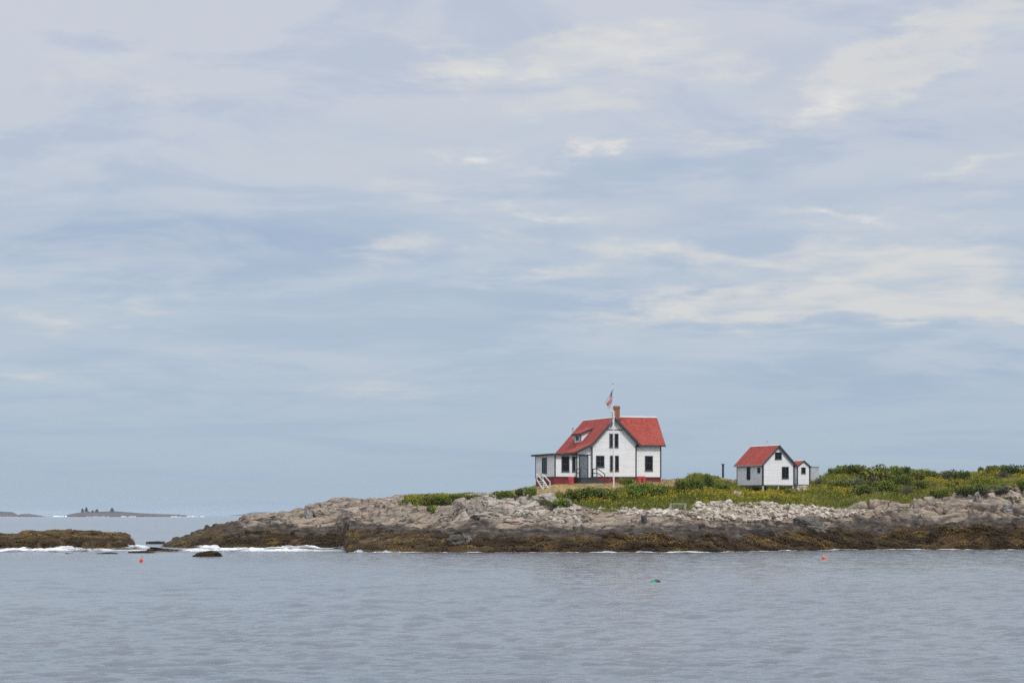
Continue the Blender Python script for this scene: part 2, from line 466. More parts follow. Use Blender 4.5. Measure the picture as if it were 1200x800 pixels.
def terrain(X, Y, full=False):
    X = np.asarray(X, float); Y = np.asarray(Y, float)
    px = CX + X * F / Y
    Ys, Zs = cols(px)
    Z = -np.clip((Ys[0]-Y) * .35, 0, 2.5)
    for k in range(5):
        t = (Y - Ys[k]) / (Ys[k+1] - Ys[k])
        Z = np.where((t >= 0), Zs[k] + (Zs[k+1]-Zs[k]) * np.clip(t, 0, 1), Z)
    bk = np.clip(Y - Ys[5], 0, None)
    Z = np.where(Y > Ys[5], np.maximum(Zs[5] - .004*bk**2 - .03*bk, -2.5), Z)
    # belts
    wob = (fbm(X*.35, Y*.5, 3, 4) - .5)
    yv = np.interp(px, VEG[:, 0], VEG[:, 1])
    veg = sstep(-.5, .7, Y - yv + wob*5)
    yw = Y + wob*6
    weed = 1 - sstep(-1.2, .8, yw - Ys[1])
    weed = np.maximum(weed, .85*(1-sstep(268, 288, px))*sstep(.36, .56, fbm(X*.6, Y*.6, 37, 4)))
    mid = Ys[1] + (Ys[2]-Ys[1]) * .85
    dark = 1 - sstep(-1.1, 1.0, Y + (fbm(X*.5, Y*.8, 33, 4)-.5)*7 - mid)
    dark = np.maximum(dark, .95*(1 - sstep(276, 288, px + (fbm(X*.8, Y*.5, 35, 3)-.5)*16)))
    # rock relief: slabs tilted like strata, joints, weathering
    rk = 1 - veg
    wx, wy = fbm(X*.3, Y*.3, 41, 3)*3.0, fbm(X*.3+50, Y*.3, 42, 3)*2.0
    f1, f2, cid, gx, gy = voro(X*.26 + Y*.06 + wx*.5, Y*.62 - X*.05 + wy*.8, 5)
    g1, g2, cid2, hx, hy = voro(X*.85 + wx, Y*1.7 + X*.22 + wy, 15)
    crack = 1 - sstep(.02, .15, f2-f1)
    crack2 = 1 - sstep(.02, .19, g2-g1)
    rel = (cid-.5)*.80 + gx*(_hh(cid)-.5)*.6 + gy*.45 - crack*.40
    rel = rel + (cid2-.5)*.30 + hy*.18 - crack2*.12
    rel = rel + (fbm(X*.22, Y*.35, 8, 5)-.5)*1.0 + (fbm(X*1.6, Y*2.2, 9, 4)-.5)*.24
    amp = sstep(-5, 3, Y-Ys[0]) * sstep(186, 214, px) * .92 + .08
    soft = np.interp(px, [470, 500, 560, 690, 740], [.62, .62, .68, .7, .85])
    cobm = sstep(680, 720, px)*(1-sstep(985, 1020, px))*sstep(0, 1, (Y-(Ys[2]+.2*(Ys[3]-Ys[2])))/1.5)
    amp = amp*(1-.82*cobm)
    zr = Z + rel*amp*rk*soft*(1-.35*weed)
    # bedding: the slope breaks into ledges with steep risers and grooves at their feet
    hs = .50
    tq = (Z + (X*.03) + (fbm(X*.11, Y*.16, 203, 3)-.5)*1.6 + (fbm(X*.7, Y*.7, 204, 3)-.5)*.22)/hs
    fr = tq-np.floor(tq)
    kk = rk*sstep(.15, .6, zr)*(1-.75*weed)*sstep(.30, .48, fbm(X*.13+9, Y*.2, 205, 3))*(1-.85*cobm)
    zr = zr + (np.floor(tq)+sstep(.02, .30, fr)-tq)*hs*kk*.9
    groove_shade = (1-sstep(.03, .20, np.minimum(fr, 1-fr*.6)))*kk*sstep(.38, .55, fbm(X*.5, Y*.3, 207, 3))  # groove at each riser foot, its dark shade put into the colour
    zr = zr - .10*groove_shade
    zv = Z + ((fbm(X*.12, Y*.12, 21, 4)-.5)*.5)*veg
    Zf = zr*rk + zv*veg
    if not full: return Zf
    # mown tan turf round the house, bare path to the landing
    hx0, hy0 = X-12.5, Y-289.0
    lawn = veg * sstep(578, 590, px) * (1-sstep(800, 812, px)) * sstep(-.6, .6, Y - np.interp(px, [580, 600, 640, 672, 690, 740, 800], [279, 279, 277, 277.5, 278.5, 279, 283]) + wob*4)
    lawn = np.maximum(lawn, veg * sstep(838, 846, px) * (1-sstep(858, 870, px)) * sstep(303, 306, Y))
    pale = np.clip(sstep(520, 545, px)*(1-sstep(672, 690, px))*sstep(-1.5, 1.5, Y-(Ys[2]+1.8)) , 0, 1)*.95 + .25*fbm(X*.15, Y*.3, 61, 3)
    return Zf, dict(weed=weed*(1-veg), dark=dark*(1-veg), veg=veg, lawn=lawn, pale=np.clip(pale, 0, 1)*(1-dark), crack=np.maximum(np.maximum(crack, crack2*.55)*rk*(1-.8*cobm), groove_shade), cell=cid)
def _hh(c):
    return (np.sin(c*1371.7)*.5+.5)

def ground_z(x, y):
    return float(terrain(np.array([x]), np.array([y]))[0])
def hit(px, py):
    """the point of the island that stands at that column and row of the photo"""
    y = np.arange(246.0, 324.0, .25)
    x = (px-CX)*y/F
    z = terrain(x, y)
    rz = CAMH - (py-HY)*y/F
    ok = np.where(z >= rz)[0]
    i = ok[0] if len(ok) else int(np.argmax((z-CAMH)/y))
    return float(x[i]), float(y[i]), float(z[i])

def grid_mesh(name, X, Y, Z):
    nr, nc = X.shape
    v = np.stack([X, Y, Z], -1).reshape(-1, 3)
    i = np.arange((nr-1)*(nc-1)); r, c = i//(nc-1), i % (nc-1)
    a = r*nc+c
    return np_mesh(name, v, np.stack([a, a+1, a+nc+1, a+nc], -1), smooth=True)

pxs = np.concatenate([np.arange(178, 1232, 1.0), np.arange(1232, 1770, 6.0)])
Yl, _ = cols(pxs)
Yl = [Yl[0]-7] + Yl + [Yl[5]+30, Yl[5]+75]
seg = [8, 55, 55, 62, 58, 40, 14, 6]
rows = []
for k, n in enumerate(seg):
    for j in range(n):
        rows.append(Yl[k] + (Yl[k+1]-Yl[k]) * j/n)
rows.append(Yl[-1])
GY = np.stack(rows, 0)
GX = (pxs[None, :]-CX) * GY / F
GZ, AT = terrain(GX, GY, True)
me = grid_mesh('ground', GX, GY, GZ)
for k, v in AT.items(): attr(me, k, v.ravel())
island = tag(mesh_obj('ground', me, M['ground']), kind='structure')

# left tidal ledge: the long low rock at the left edge of the picture
LP = np.array([-140, -60, 0, 24, 27, 40, 60, 78, 88, 100, 108, 122, 140, 151, 155.5, 157.5, 162, 175], float)
LT = np.array([634, 627, 625.5, 625.2, 622.2, 620.8, 622.3, 621.6, 620.7, 622.2, 621.2, 623.6, 625.5, 628.5, 634, 638.5, 641.5, 643], float)
lp = np.concatenate([np.arange(-135, -20, 2.0), np.arange(-20, 172, .6)])
def ledge(X, Y):
    px = CX + X*F/Y
    top = np.interp(px, LP, LT); zt = CAMH-(top-HY)*297/F
    y0 = 281 + (fbm(px*.04, px*0, 77, 4)-.5)*6
    t = (Y-y0)
    z = np.interp(t, [-4, 0, 1.6, 4, 9, 15, 17, 22, 26], [-1.2, -.05, .46, .56, .80, 1.0, .97, .3, -1])
    z = np.where(z > 0, z*np.maximum(zt, -.2), z)
    f1, f2, cid, gx, gy = voro(X*.5+Y*.1, Y*.45, 25)
    z = z + ((fbm(X*.5, Y*.5, 71, 5)-.5)*.55 + (cid-.5)*.3 - (1-sstep(.02, .1, f2-f1))*.15)*sstep(-2, 3, t)*sstep(0, .4, zt)
    return z
yy = np.concatenate([np.arange(274, 300, .16), np.arange(300, 312, .6)])
LY = np.repeat(yy[:, None], len(lp), 1); LX = (lp[None, :]-CX)*LY/F
LZ = ledge(LX, LY)
me = grid_mesh('tidal_ledge', LX, LY, LZ)
one = np.ones(LZ.size)
n = fbm(LX*.6, LY*.6, 55, 4)
attr(me, 'weed', np.clip(.92 - sstep(1.35, 1.75, LZ + (n-.5)*1.2)*sstep(292, 295, LY)*.95, 0, 1).ravel()); attr(me, 'dark', one*.75)
for k in ('veg', 'lawn', 'pale', 'crack'): attr(me, k, one*0)
attr(me, 'cell', n.ravel())
tag(mesh_obj('tidal_ledge', me, M['ground']), 'long low ledge coated in olive brown seaweed, alone in the water at the left', 'rock')

# ------------------------------------------------------------------ sea
def plane(name, x0, x1, y0, y1, z, mat):
    return mesh_obj(name, np_mesh(name, [(x0,y0,z),(x1,y0,z),(x1,y1,z),(x0,y1,z)], [(0,1,2,3)]), mat)
wr_ = np.random.default_rng(23)
NW = 84
WL = np.exp(wr_.uniform(math.log(.5), math.log(5.5), NW))
WD = rad(-112)+wr_.normal(0, .62, NW)                     # wind sea running in past the viewer
WK = 6.2832/WL
WA = .112*math.sqrt(2/NW)*WL**-.25/WK*wr_.uniform(.5, 1.4, NW)
WP = wr_.uniform(0, 6.283, NW)
def sea_z(X, Y):
    dy = np.clip(.35*Y*Y/11232, .1, None)
    grp = .55+.9*fbm(X*.03, Y*.022, 301, 3)
    calm = 1-.72*sstep(196, 228, Y)*(1-sstep(330, 420, Y))
    z = np.zeros(X.shape)
    for k in range(NW):
        wgt = np.clip(WL[k]/(3.2*dy)-.4, 0, 1)
        if wgt.max() <= 0: continue
        ph = WK[k]*(X*math.cos(WD[k])+Y*math.sin(WD[k]))+WP[k]
        z += wgt*WA[k]*(np.sin(ph)-.22*np.cos(2*ph))
    return z*grp*calm
ys_ = [22.0]
while ys_[-1] < 13900: ys_.append(ys_[-1]+min(max(.13, .36*ys_[-1]**2/11232), 900))
ys_ = np.array(ys_); ys_[-1] = 13900
wc = np.concatenate([np.arange(-1000, -120, 20.0), np.arange(-120, 1320, 2.8), np.arange(1320, 2201, 20.0)])
WY = np.repeat(ys_[:, None], len(wc), 1); WX = (wc[None, :]-CX)*WY/F
WZ = sea_z(WX, WY); WZ[0] = 0
v_ = np.stack([WX, WY, WZ], -1).reshape(-1, 3); nr, nc = WX.shape
i_ = np.arange((nr-1)*(nc-1)); r_, c_ = i_//(nc-1), i_ % (nc-1); a_ = r_*nc+c_
b0 = len(v_); e0, e1 = WX[0, 0], WX[0, -1]; f0, f1_ = WX[-1, 0], WX[-1, -1]
ext = np.array([(e0,22,0),(f0,13900,0),(-12000,13900,0),(-12000,22,0),(e1,22,0),(12000,22,0),(12000,13900,0),(f1_,13900,0),(-12000,-300,0),(12000,-300,0)], float)
fx_ = np.array([(b0+3,b0,b0+1,b0+2),(b0+4,b0+5,b0+6,b0+7),(b0+8,b0+9,b0+5,b0+3)])
me = np_mesh('sea', np.concatenate([v_, ext]), np.concatenate([np.stack([a_, a_+1, a_+nc+1, a_+nc], -1), fx_]), smooth=True)
tag(mesh_obj('sea', me, M['water']), kind='structure')

# foam along the shore
fp = np.concatenate([np.arange(-40, 1240, 1.2)])
fy = np.arange(222, 302, .3)
FY = np.repeat(fy[:, None], len(fp), 1); FX = (fp[None, :]-CX)*FY/F
P = np.repeat(fp[None, :], len(fy), 0)
y0 = np.interp(P, SP, SY[:, 0]); y0 = np.where(P < 199, 400, y0)
d1 = y0-FY
wd = np.interp(P, [190, 400, 412, 500, 700, 1240], [20, 15, 5.0, 4.0, 5.0, 5.0])
den = np.exp(-np.clip(d1, 0, 99)/wd) * np.interp(P, [198, 240, 330, 412, 560, 700, 1240], [.2, 1.0, 1.06, .92, .90, 1.0, .96])
lb = np.exp(-((FY-266)/11.0)**2) * np.interp(P, [-40, 70, 150, 230, 330, 400, 470], [1.2, 1.05, .7, .98, 1.02, .78, 0])
lb2 = np.exp(-np.clip(282-FY, 0, 99)/6.0) * np.interp(P, [-40, 150, 165, 200], [1.0, 1.0, .85, 0])
stk = np.zeros_like(FX)
for (q, w, yc, h, a) in ((770, 55, 236, 2.6, .62), (705, 40, 246, 2, .62), (880, 60, 247, 2.5, .6), (985, 45, 243, 3, .62), (1080, 60, 250, 4, .6), (60, 60, 240, 3, .5), (240, 40, 222, 2.5, .55), (320, 60, 240, 4, .55), (660, 40, 246, 2.5, .5), (1010, 30, 254, 3, .6), (1170, 40, 256, 4, .66)):
    stk = np.maximum(stk, a*np.exp(-((P-q)/w)**2-((FY-yc)/h)**2))
den = np.clip(np.maximum.reduce([den, lb, lb2, stk]), 0, 1.15)
lump = np.clip(fbm(FX*.5, FY*.22, 91, 5)-.46, 0, 1)*3.2
FZ = sea_z(FX, FY) + .05 + lump*np.clip(den-.55, 0, 1)*.8*(P < 470) + lump*np.clip(den-.5, 0, 1)*.28*(P >= 470)
me = grid_mesh('foam', FX, FY, FZ)
attr(me, 'foam', den.ravel())
tag(mesh_obj('foam', me, M['foam']), kind='stuff')

# ------------------------------------------------------------------ rocks
def rock_mesh(name, seed, sub=3, flat=.75, rough=.35, cuts=7):
    """angular block: planes split off a lump, bedding steps, weathering"""
    bm = bmesh.new(); bmesh.ops.create_icosphere(bm, subdivisions=sub, radius=1)
    r = random.Random(seed)
    planes = []
    for _ in range(cuts):
        d = Vector((r.gauss(0,1), r.gauss(0,1), r.gauss(0,.7))).normalized(); planes.append((d, r.uniform(.42, .8)))
    off = r.uniform(0, 99); tilt = Vector((r.uniform(-.35, .35), r.uniform(-.35, .35), 1)).normalized()
    co = np.array([v.co for v in bm.verts])
    n1 = fbm(co[:,0]*1.5+off, co[:,1]*1.5+co[:,2]*1.9, seed, 4)-.5
    n2 = fbm(co[:,0]*5+off, co[:,1]*5+co[:,2]*6, seed+3, 3)-.5
    for v, k, k2 in zip(bm.verts, n1, n2):
        p = v.co.copy()
        for d, h in planes:
            s = p.dot(d)
            if s > h: p -= d*(s-h)
        b_ = p.dot(tilt)*4.2+off
        step = (b_-math.floor(b_))
        p *= 1+rough*k+.16*rough*k2*2
        if sub > 2: p -= Vector((p.x, p.y, 0))*.13*max(0, 1-abs(step-.5)*7)
        v.co = Vector((p.x, p.y, p.z*flat))
    xs = max(abs(v.co.x) for v in bm.verts); zs = max(v.co.z for v in bm.verts)
    for v in bm.verts: v.co = Vector((v.co.x/xs, v.co.y/xs, v.co.z/zs*flat))
    me = bpy.data.meshes.new(name); bm.to_mesh(me); bm.free()
    return me
ROCKS = [rock_mesh('boulder', 100+i, 5, .8, .5, 15) for i in range(6)]
FLATS = [rock_mesh('flat_rock', 140+i, 5, .45, .55, 12) for i in range(4)]
def rock(px, py, wpx, hpx, mat, label, k=0, flat=False, y=None, name='boulder', depth=1.0, sink=.25, rz=None, cat='rock'):
    x, Y, z = hit(px, py) if y is None else ((px-CX)*y/F, y, None)
    if z is None: z = CAMH-(py-HY)*y/F
    s = Y/F
    me = (FLATS[k % 4] if flat else ROCKS[k % 6]).copy()
    me.materials.clear()
    o = bpy.data.objects.new(name, me); me.materials.append(mat); link(o)
    w, h = wpx*s/2, hpx*s
    fl = .45 if flat else .8
    o.scale = (w*1.05, max(w*depth, .5), max(h*1.3, w*.30)/fl)
    o.location = (x, Y+w*depth*.55, z)
    o.location.z = z + h - o.scale.z*fl
    o.rotation_euler = (0, 0, (k*1.3) % 6.28 if rz is None else rz)
    tag(o, label, cat)
    return o
G, W_, T_, PK, BK, WR = M['greyrock'], M['whiterock'], M['tanrock'], M['pinkrock'], M['blackrock'], M['weedrock']
rock(240, 651.5, 38, 6.8, WR, 'dark weed covered rock standing alone in the foam before the island tip', 1, True, y=230, depth=.8, rz=.1)
rock(190, 646.5, 70, 6.0, WR, 'long dark weedy rock awash between the two shores', 2, True, y=262, depth=.55, rz=.05)
rock(166, 648, 32, 3.2, WR, 'low dark rock tip awash left of the long weedy rock', 0, True, y=252, depth=.6, rz=.0)
rock(97, 648, 16, 5.5, BK, 'small black pointed rock at the foot of the seaweed ledge', 3, True, y=262, rz=.2)
rock(121, 649.4, 40, 2.8, BK, 'thin black rock just breaking the foam before the ledge', 1, True, y=246, depth=.5, rz=.0)
rock(80, 649.0, 14, 1.8, BK, 'smallest black rock sliver in the foam at far left', 2, True, y=248, rz=.0)
rock(182, 637.2, 23, 3.6, BK, 'flat dark rock in the channel behind the island tip', 0, True, y=330, depth=.6, rz=.1)
rock(196, 638.4, 12, 4.6, BK, 'small dark rock touching the island tip', 4, False, y=318)
rock(415, 606.5, 37, 12, T_, 'big smooth rounded tan boulder on the bare left shore', 2, depth=.8, rz=.3)
rock(361, 606, 16, 11, G, 'upright grey block on the ridge of the left shore', 3)
rock(378, 605, 26, 9, T_, 'broad tan slab beside the upright grey block', 5, depth=.7)
rock(397, 596, 34, 9, T_, 'tan hump at the top of the bare left shore', 4, depth=.6, rz=.2)
rock(452, 589, 17, 4.6, PK, 'pale pinkish flat slab on the skyline left of the shrubs', 1, True, rz=.1)
rock(311, 612, 46, 7.5, G, 'flat grey slab capping the dark low point', 3, True, depth=.5, rz=.1)
rock(540, 636, 42, 15, M['dimrock'], 'large grey tilted block above the seaweed belt', 3, depth=.6, rz=.4)
rock(557, 600, 24, 17, W_, 'tall white crusted outcrop left of the gully', 0, depth=.7)
rock(576, 596, 27, 14, W_, 'broad white crusted outcrop on the left rim of the gully', 1, depth=.7)
rock(541, 597, 26, 14, T_, 'tan grey slab leaning on the white outcrop', 2, depth=.7, rz=.5)
rock(565, 605, 40, 8, W_, 'long white slab below the white outcrop', 2, True, depth=.6, rz=.15)
rock(612, 588, 13, 6.5, W_, 'small white block at the right rim of the gully', 3)
rock(618, 598.5, 34, 12, W_, 'white layered outcrop right of the gully', 4, depth=.7, rz=.2)
rock(642, 590, 40, 12.5, W_, 'pale grey white outcrop below the lawn by the steps', 5, depth=.7, rz=.1)
rock(665, 592, 20, 8, G, 'pale grey boulder half hidden by grass below the lawn', 0)
rock(597, 599, 14, 8, PK, 'pinkish boulder in the mouth of the gully', 2)
rock(524, 608, 30, 11, T_, 'squat tan boulder on the slope left of the white outcrop', 4, depth=.7)
rock(605, 613, 46, 6, PK, 'long pinkish slab with pale patches above the dark band', 2, True, depth=.5, rz=0)
rock(757, 612, 17, 0.01 + 4, G, 'grey ledge stone under the weathered block', 1, True)
rock(888, 629, 46, 11, BK, 'dark hunched ledge block below the cobbles', 1, True, depth=.5, rz=.2)
rock(950, 620, 46, 13, M['dimrock'], 'big rounded grey outcrop below the end of the cobbles', 2, depth=.6, rz=.1)
rock(1136, 587.5, 10, 8, G, 'rounded grey boulder at the shrub edge, left of two', 2)
rock(1146, 585, 9, 7.5, G, 'rounded grey boulder at the shrub edge, right of two', 5)
rock(1134, 591, 13, 5.5, PK, 'pale pinkish slab under the two rounded grey boulders', 0, True)
rock(1163, 582, 14, 5, PK, 'pale slab right of the two rounded grey boulders', 1, True)
rock(1190, 584, 30, 9, T_, 'tan sloping slab at the right edge below the shrubs', 3, depth=.6)
rock(1180, 601, 22, 10, G, 'grey overhanging block at the right end of the shore', 4, depth=.6)
rock(1120, 598, 40, 9, T_, 'wide tan slab with a crack on the right shore', 1, True, depth=.6, rz=.2)
rock(862, 583, 17, 8, W_, 'pale grey boulder in the goldenrod left of the shed', 2)
rock(850, 578.5, 11, 3.6, W_, 'low pale stone left of the boulder by the shed', 1, True)
rock(942, 577, 20, 9, PK, 'pinkish boulder under the small outhouse', 5, depth=.8, rz=.2)
rock(963, 563.5, 14, 4.0, W_, 'pale flat rock among shrubs right of the outhouse', 0, True)
rock(979, 565.5, 14, 3.5, W_, 'pale flat rock farther right among the shrubs by the outhouse', 2, True)
rock(627, 578.5, 9, 5, W_, 'pale stone at the foot of the white steps', 3)

# ------------------------------------------------------------------ cobble bank: the 240 largest stones one by one, the rest as one mass
def cob_dens(px, py):
    top = np.interp(px, [640, 690, 773, 806, 815, 843, 890, 920, 946, 962, 1000, 1030], [600, 597, 596, 596, 592, 590.5, 590.5, 592.5, 591.5, 596, 597, 600])
    bot = np.interp(px, [640, 690, 720, 780, 830, 870, 920, 980, 1010, 1030], [602, 602.5, 603, 605, 610, 612, 610, 608, 603, 601])
    return (py > top-.8) & (py < bot)
cpx = rng.uniform(600, 1035, 90000); cy = rng.uniform(262, 292, 90000)
cx = (cpx-CX)*cy/F; cz = terrain(cx, cy); cpy = HY+(CAMH-cz)*F/cy
dens = cob_dens(cpx, cpy)*np.interp(cpx, [680, 700, 800, 830, 940, 990, 1020], [.35, .6, .75, 1, 1, .6, .1])
few = (cpy > 598)*(cpy < 612)*(cpx < 700)*.08
keep = rng.uniform(0, 1, 90000) < np.maximum(dens*.55*sstep(.30, .52, fbm(cx*.35, cy*.6, 131, 4)), few*.6)
cx, cy, cz = cx[keep], cy[keep], cz[keep]
sz = rng.lognormal(-2.0, .45, len(cx)); sz = np.clip(sz, .06, .5)
order = np.argsort(-sz)
NBIG = 240
COB = [rock_mesh('beach_stone', 300+i, 2, .72, .3, 6) for i in range(7)]
for me in COB: me.materials.append(M['cobble1'])
for j, i in enumerate(order[:NBIG]):
    o = bpy.data.objects.new('beach_stone', COB[j % 7]); link(o)
    s = sz[i]*.95
    o.location = (cx[i], cy[i], cz[i]+s*.35); o.scale = (s*random.uniform(.8, 1.35), s, s*random.uniform(.75, 1.1))
    o.rotation_euler = (random.uniform(-.4, .4), random.uniform(-.4, .4), random.uniform(0, 6.3))
    tag(o, 'bleached pale stone, one of the bigger ones in the cobble bank below the goldenrod', 'stone', 'bigger stones of the cobble bank')
LOW = []
for i in range(6):
    m_ = rock_mesh('c', 400+i, 1, .75, .25, 5)
    LOW.append((np.array([v.co for v in m_.vertices]), np.array([p.vertices[:] for p in m_.polygons])))
    bpy.data.meshes.remove(m_)
V, Fc, TI = [], [], []; nv = 0
for i in order[NBIG:]:
    v, f = LOW[i % 6]
    a = rng.uniform(0, 6.28); c_, s_ = math.cos(a), math.sin(a); s = sz[i]
    w = v*np.array([s*rng.uniform(.8, 1.4), s, s])
    w = np.stack([w[:,0]*c_-w[:,1]*s_, w[:,0]*s_+w[:,1]*c_, w[:,2]], -1) + (cx[i], cy[i], cz[i]+s*.25)
    V.append(w); Fc.append(f+nv); nv += len(v); TI.append(np.full(len(v), rng.uniform(0, 1)))
me = np_mesh('cobbles', np.concatenate(V), None, np.concatenate(Fc)); attr(me, 'tint', np.concatenate(TI))
tag(mesh_obj('cobbles', me, M['cobble']), kind='stuff')

# ------------------------------------------------------------------ leaf scatter helpers
def blades(bx, by, bz, n, hgt, spread, width, lean=.5, tint=None, seed=1):
    """n upright blades (one quad each) round every base point"""
    r = np.random.default_rng(seed)
    m = len(bx)
    X = np.repeat(bx, n); Y = np.repeat(by, n); Z = np.repeat(bz, n); H = np.repeat(hgt, n)*r.uniform(.55, 1.1, m*n)
    X = X + r.normal(0, spread, m*n); Y = Y + r.normal(0, spread, m*n)
    a = r.uniform(0, 6.283, m*n); w = width*r.uniform(.6, 1.4, m*n)
    lx, ly = r.normal(0, lean, m*n)*H, r.normal(0, lean, m*n)*H
    dx, dy = np.cos(a)*w/2, np.sin(a)*w/2
    q = np.stack([np.stack([X-dx, Y-dy, Z-.05], -1), np.stack([X+dx, Y+dy, Z-.05], -1),
                  np.stack([X+dx*.5+lx, Y+dy*.5+ly, Z+H], -1), np.stack([X-dx*.5+lx, Y-dy*.5+ly, Z+H*.97], -1)], 1)
    t = np.repeat(tint, n)*.6 + r.uniform(0, .4, m*n) if tint is not None else r.uniform(0, 1, m*n)
    return q, t
def leaves(px_, py_, pz_, size, seed=1, tint=None, up=0.0):
    r = np.random.default_rng(seed); m = len(px_)
    nrm = r.normal(0, 1, (m, 3)); nrm[:, 2] = np.abs(nrm[:, 2]) + up
    nrm /= np.linalg.norm(nrm, axis=1)[:, None]
    t1 = np.cross(nrm, r.normal(0, 1, (m, 3))); t1 /= np.linalg.norm(t1, axis=1)[:, None]
    t2 = np.cross(nrm, t1)
    s = (size*r.uniform(.6, 1.3, m))[:, None]
    c = np.stack([px_, py_, pz_], -1)
    q = np.stack([c-t1*s*.7, c-t2*s*.38, c+t1*s*.7, c+t2*s*.38], 1)
    return q, (r.uniform(0, 1, m) if tint is None else tint)
def quads_obj(name, parts, mats):
    q = np.concatenate([p[0] for p in parts]); t = np.concatenate([p[1] for p in parts])
    mi = np.concatenate([np.full(len(p[0]), k) for k, p in enumerate(parts)]).astype(np.int32)
    n = len(q)
    me = np_mesh(name, q.reshape(-1, 3), np.arange(n*4).reshape(-1, 4))
    attr(me, 'tint', np.repeat(np.clip(t, 0, 1), 4))
    o = mesh_obj(name, me, mats)
    if len(mats) > 1: me.polygons.foreach_set('material_index', mi)
    return o

# rockweed draped over the tide belt
N = 70000
wp = rng.uniform(195, 1400, N)
w0 = np.interp(wp, SP, SY[:, 0]); w1 = np.interp(wp, SP, SY[:, 1])
wy = w0 + rng.uniform(-.06, 1.12, N)*(w1-w0); wx = (wp-CX)*wy/F
wz, wa = terrain(wx, wy, True)
ok = (rng.uniform(0, 1, N) < wa['weed']*sstep(.36, .52, fbm(wx*.5, wy*.6, 66, 4))*.9+.03*wa['weed']) & (wz > -.05)
wx, wy, wz = wx[ok], wy[ok], wz[ok]
lpx = rng.uniform(-20, 157, 9000); ly_ = rng.uniform(280, 297, 9000); lx_ = (lpx-CX)*ly_/F; lz_ = ledge(lx_, ly_)
ok2 = (lz_ > .02) & (rng.uniform(0, 1, 9000) < sstep(.3, .5, fbm(lx_*.6, ly_*.6, 67, 3)))
wx, wy, wz = np.concatenate([wx, lx_[ok2]]), np.concatenate([wy, ly_[ok2]]), np.concatenate([wz, lz_[ok2]])
def weed_strips(x, y, z, n, seed):
    r = np.random.default_rng(seed); m = len(x)
    tc = fbm(x*.45, y*.5, 88, 4); tc = np.clip((tc-.37)*3.0 + (x < -44)*(sstep(.9, 1.35, z)*.55-.22) - .25*(1-sstep(.1, .6, z)), 0, 1)
    X, Y, Z, T = (np.repeat(k, n) for k in (x, y, z, tc)); k = m*n
    X = X + r.normal(0, .12, k); Y = Y + r.normal(0, .12, k); L = r.uniform(.15, .42, k); w = r.uniform(.025, .07, k)
    a = r.normal(-1.57, .7, k); dx, dy = np.cos(a)*L, np.sin(a)*L
    top = r.uniform(.04, .13, k); drop = L*r.uniform(.25, .7, k)
    ox, oy = -np.sin(a)*w, np.cos(a)*w
    q = np.stack([np.stack([X-ox, Y-oy, Z+top], -1), np.stack([X+ox, Y+oy, Z+top], -1),
                  np.stack([X+dx+ox*.6, Y+dy+oy*.6, Z+top-drop], -1), np.stack([X+dx-ox*.6, Y+dy-oy*.6, Z+top-drop], -1)], 1)
    return q, np.clip(T*.75 + r.uniform(-.1, .35, k), 0, 1)
tag(quads_obj('rockweed', [weed_strips(wx, wy, wz, 4, 3)], [M['rockweed']]), kind='stuff')

# buildings' footprints keep plants off
HP = Vector(((693-CX)*285/F, 285.0)); HA = rad(19)
SPT = Vector(((893.8-CX)*299/F, 299.0)); SA = rad(27)
def local(x, y, P, a):
    dx, dy = x-P.x, y-P.y
    return dx*math.cos(a)+dy*math.sin(a), -dx*math.sin(a)+dy*math.cos(a)
def clear(x, y):
    u, d = local(x, y, HP, HA); h = (u > -5.2) & (u < 10) & (d > -.5) & (d < 10)
    u, d = local(x, y, SPT, SA); s = (u > -.9) & (u < 5.2) & (d > -1.6) & (d < 6.2)
    s2 = (u > 4.5) & (u < 7.5) & (d > 1.0) & (d < 5)
    return ~(h | s | s2)

# meadow grass and low green growth
N = 69000
gp = rng.uniform(470, 1400, N); gy = rng.uniform(270, 323, N); gx = (gp-CX)*gy/F
gz, ga = terrain(gx, gy, True)
ok = (ga['veg'] > .5) & clear(gx, gy) & (rng.uniform(0, 1, N) > ga['lawn']*.86)
gx, gy, gz, gl, gp = gx[ok], gy[ok], gz[ok], ga['lawn'][ok], gp[ok]
gpy = HY+(CAMH-gz)*F/gy
gn = fbm(gx*.3, gy*.3, 101, 4)
dry = np.clip(sstep(.48, .62, fbm(gx*.25, gy*.35, 103, 4))*.6*(gp > 900) + gl, 0, 1)
isd = rng.uniform(0, 1, len(gx)) < dry
hh = (.20+.50*np.clip((gn-.3)*2.2, 0, 1))*(1-.75*gl)
edge = sstep(0, 2.5, gy-np.interp(gp, VEG[:, 0], VEG[:, 1]))
hh = hh*(.5+.5*edge)
tt = np.clip((gn-.25)*1.8, 0, 1)
tag(quads_obj('meadow_grass', [blades(gx[~isd], gy[~isd], gz[~isd], 6, hh[~isd], .13, .075, .35, tt[~isd], 5)], [M['grass']]), kind='stuff')
tag(quads_obj('dry_grass', [blades(gx[isd], gy[isd], gz[isd], 6, hh[isd]*.9, .14, .07, .4, tt[isd], 6)], [M['drygrass']]), kind='stuff')

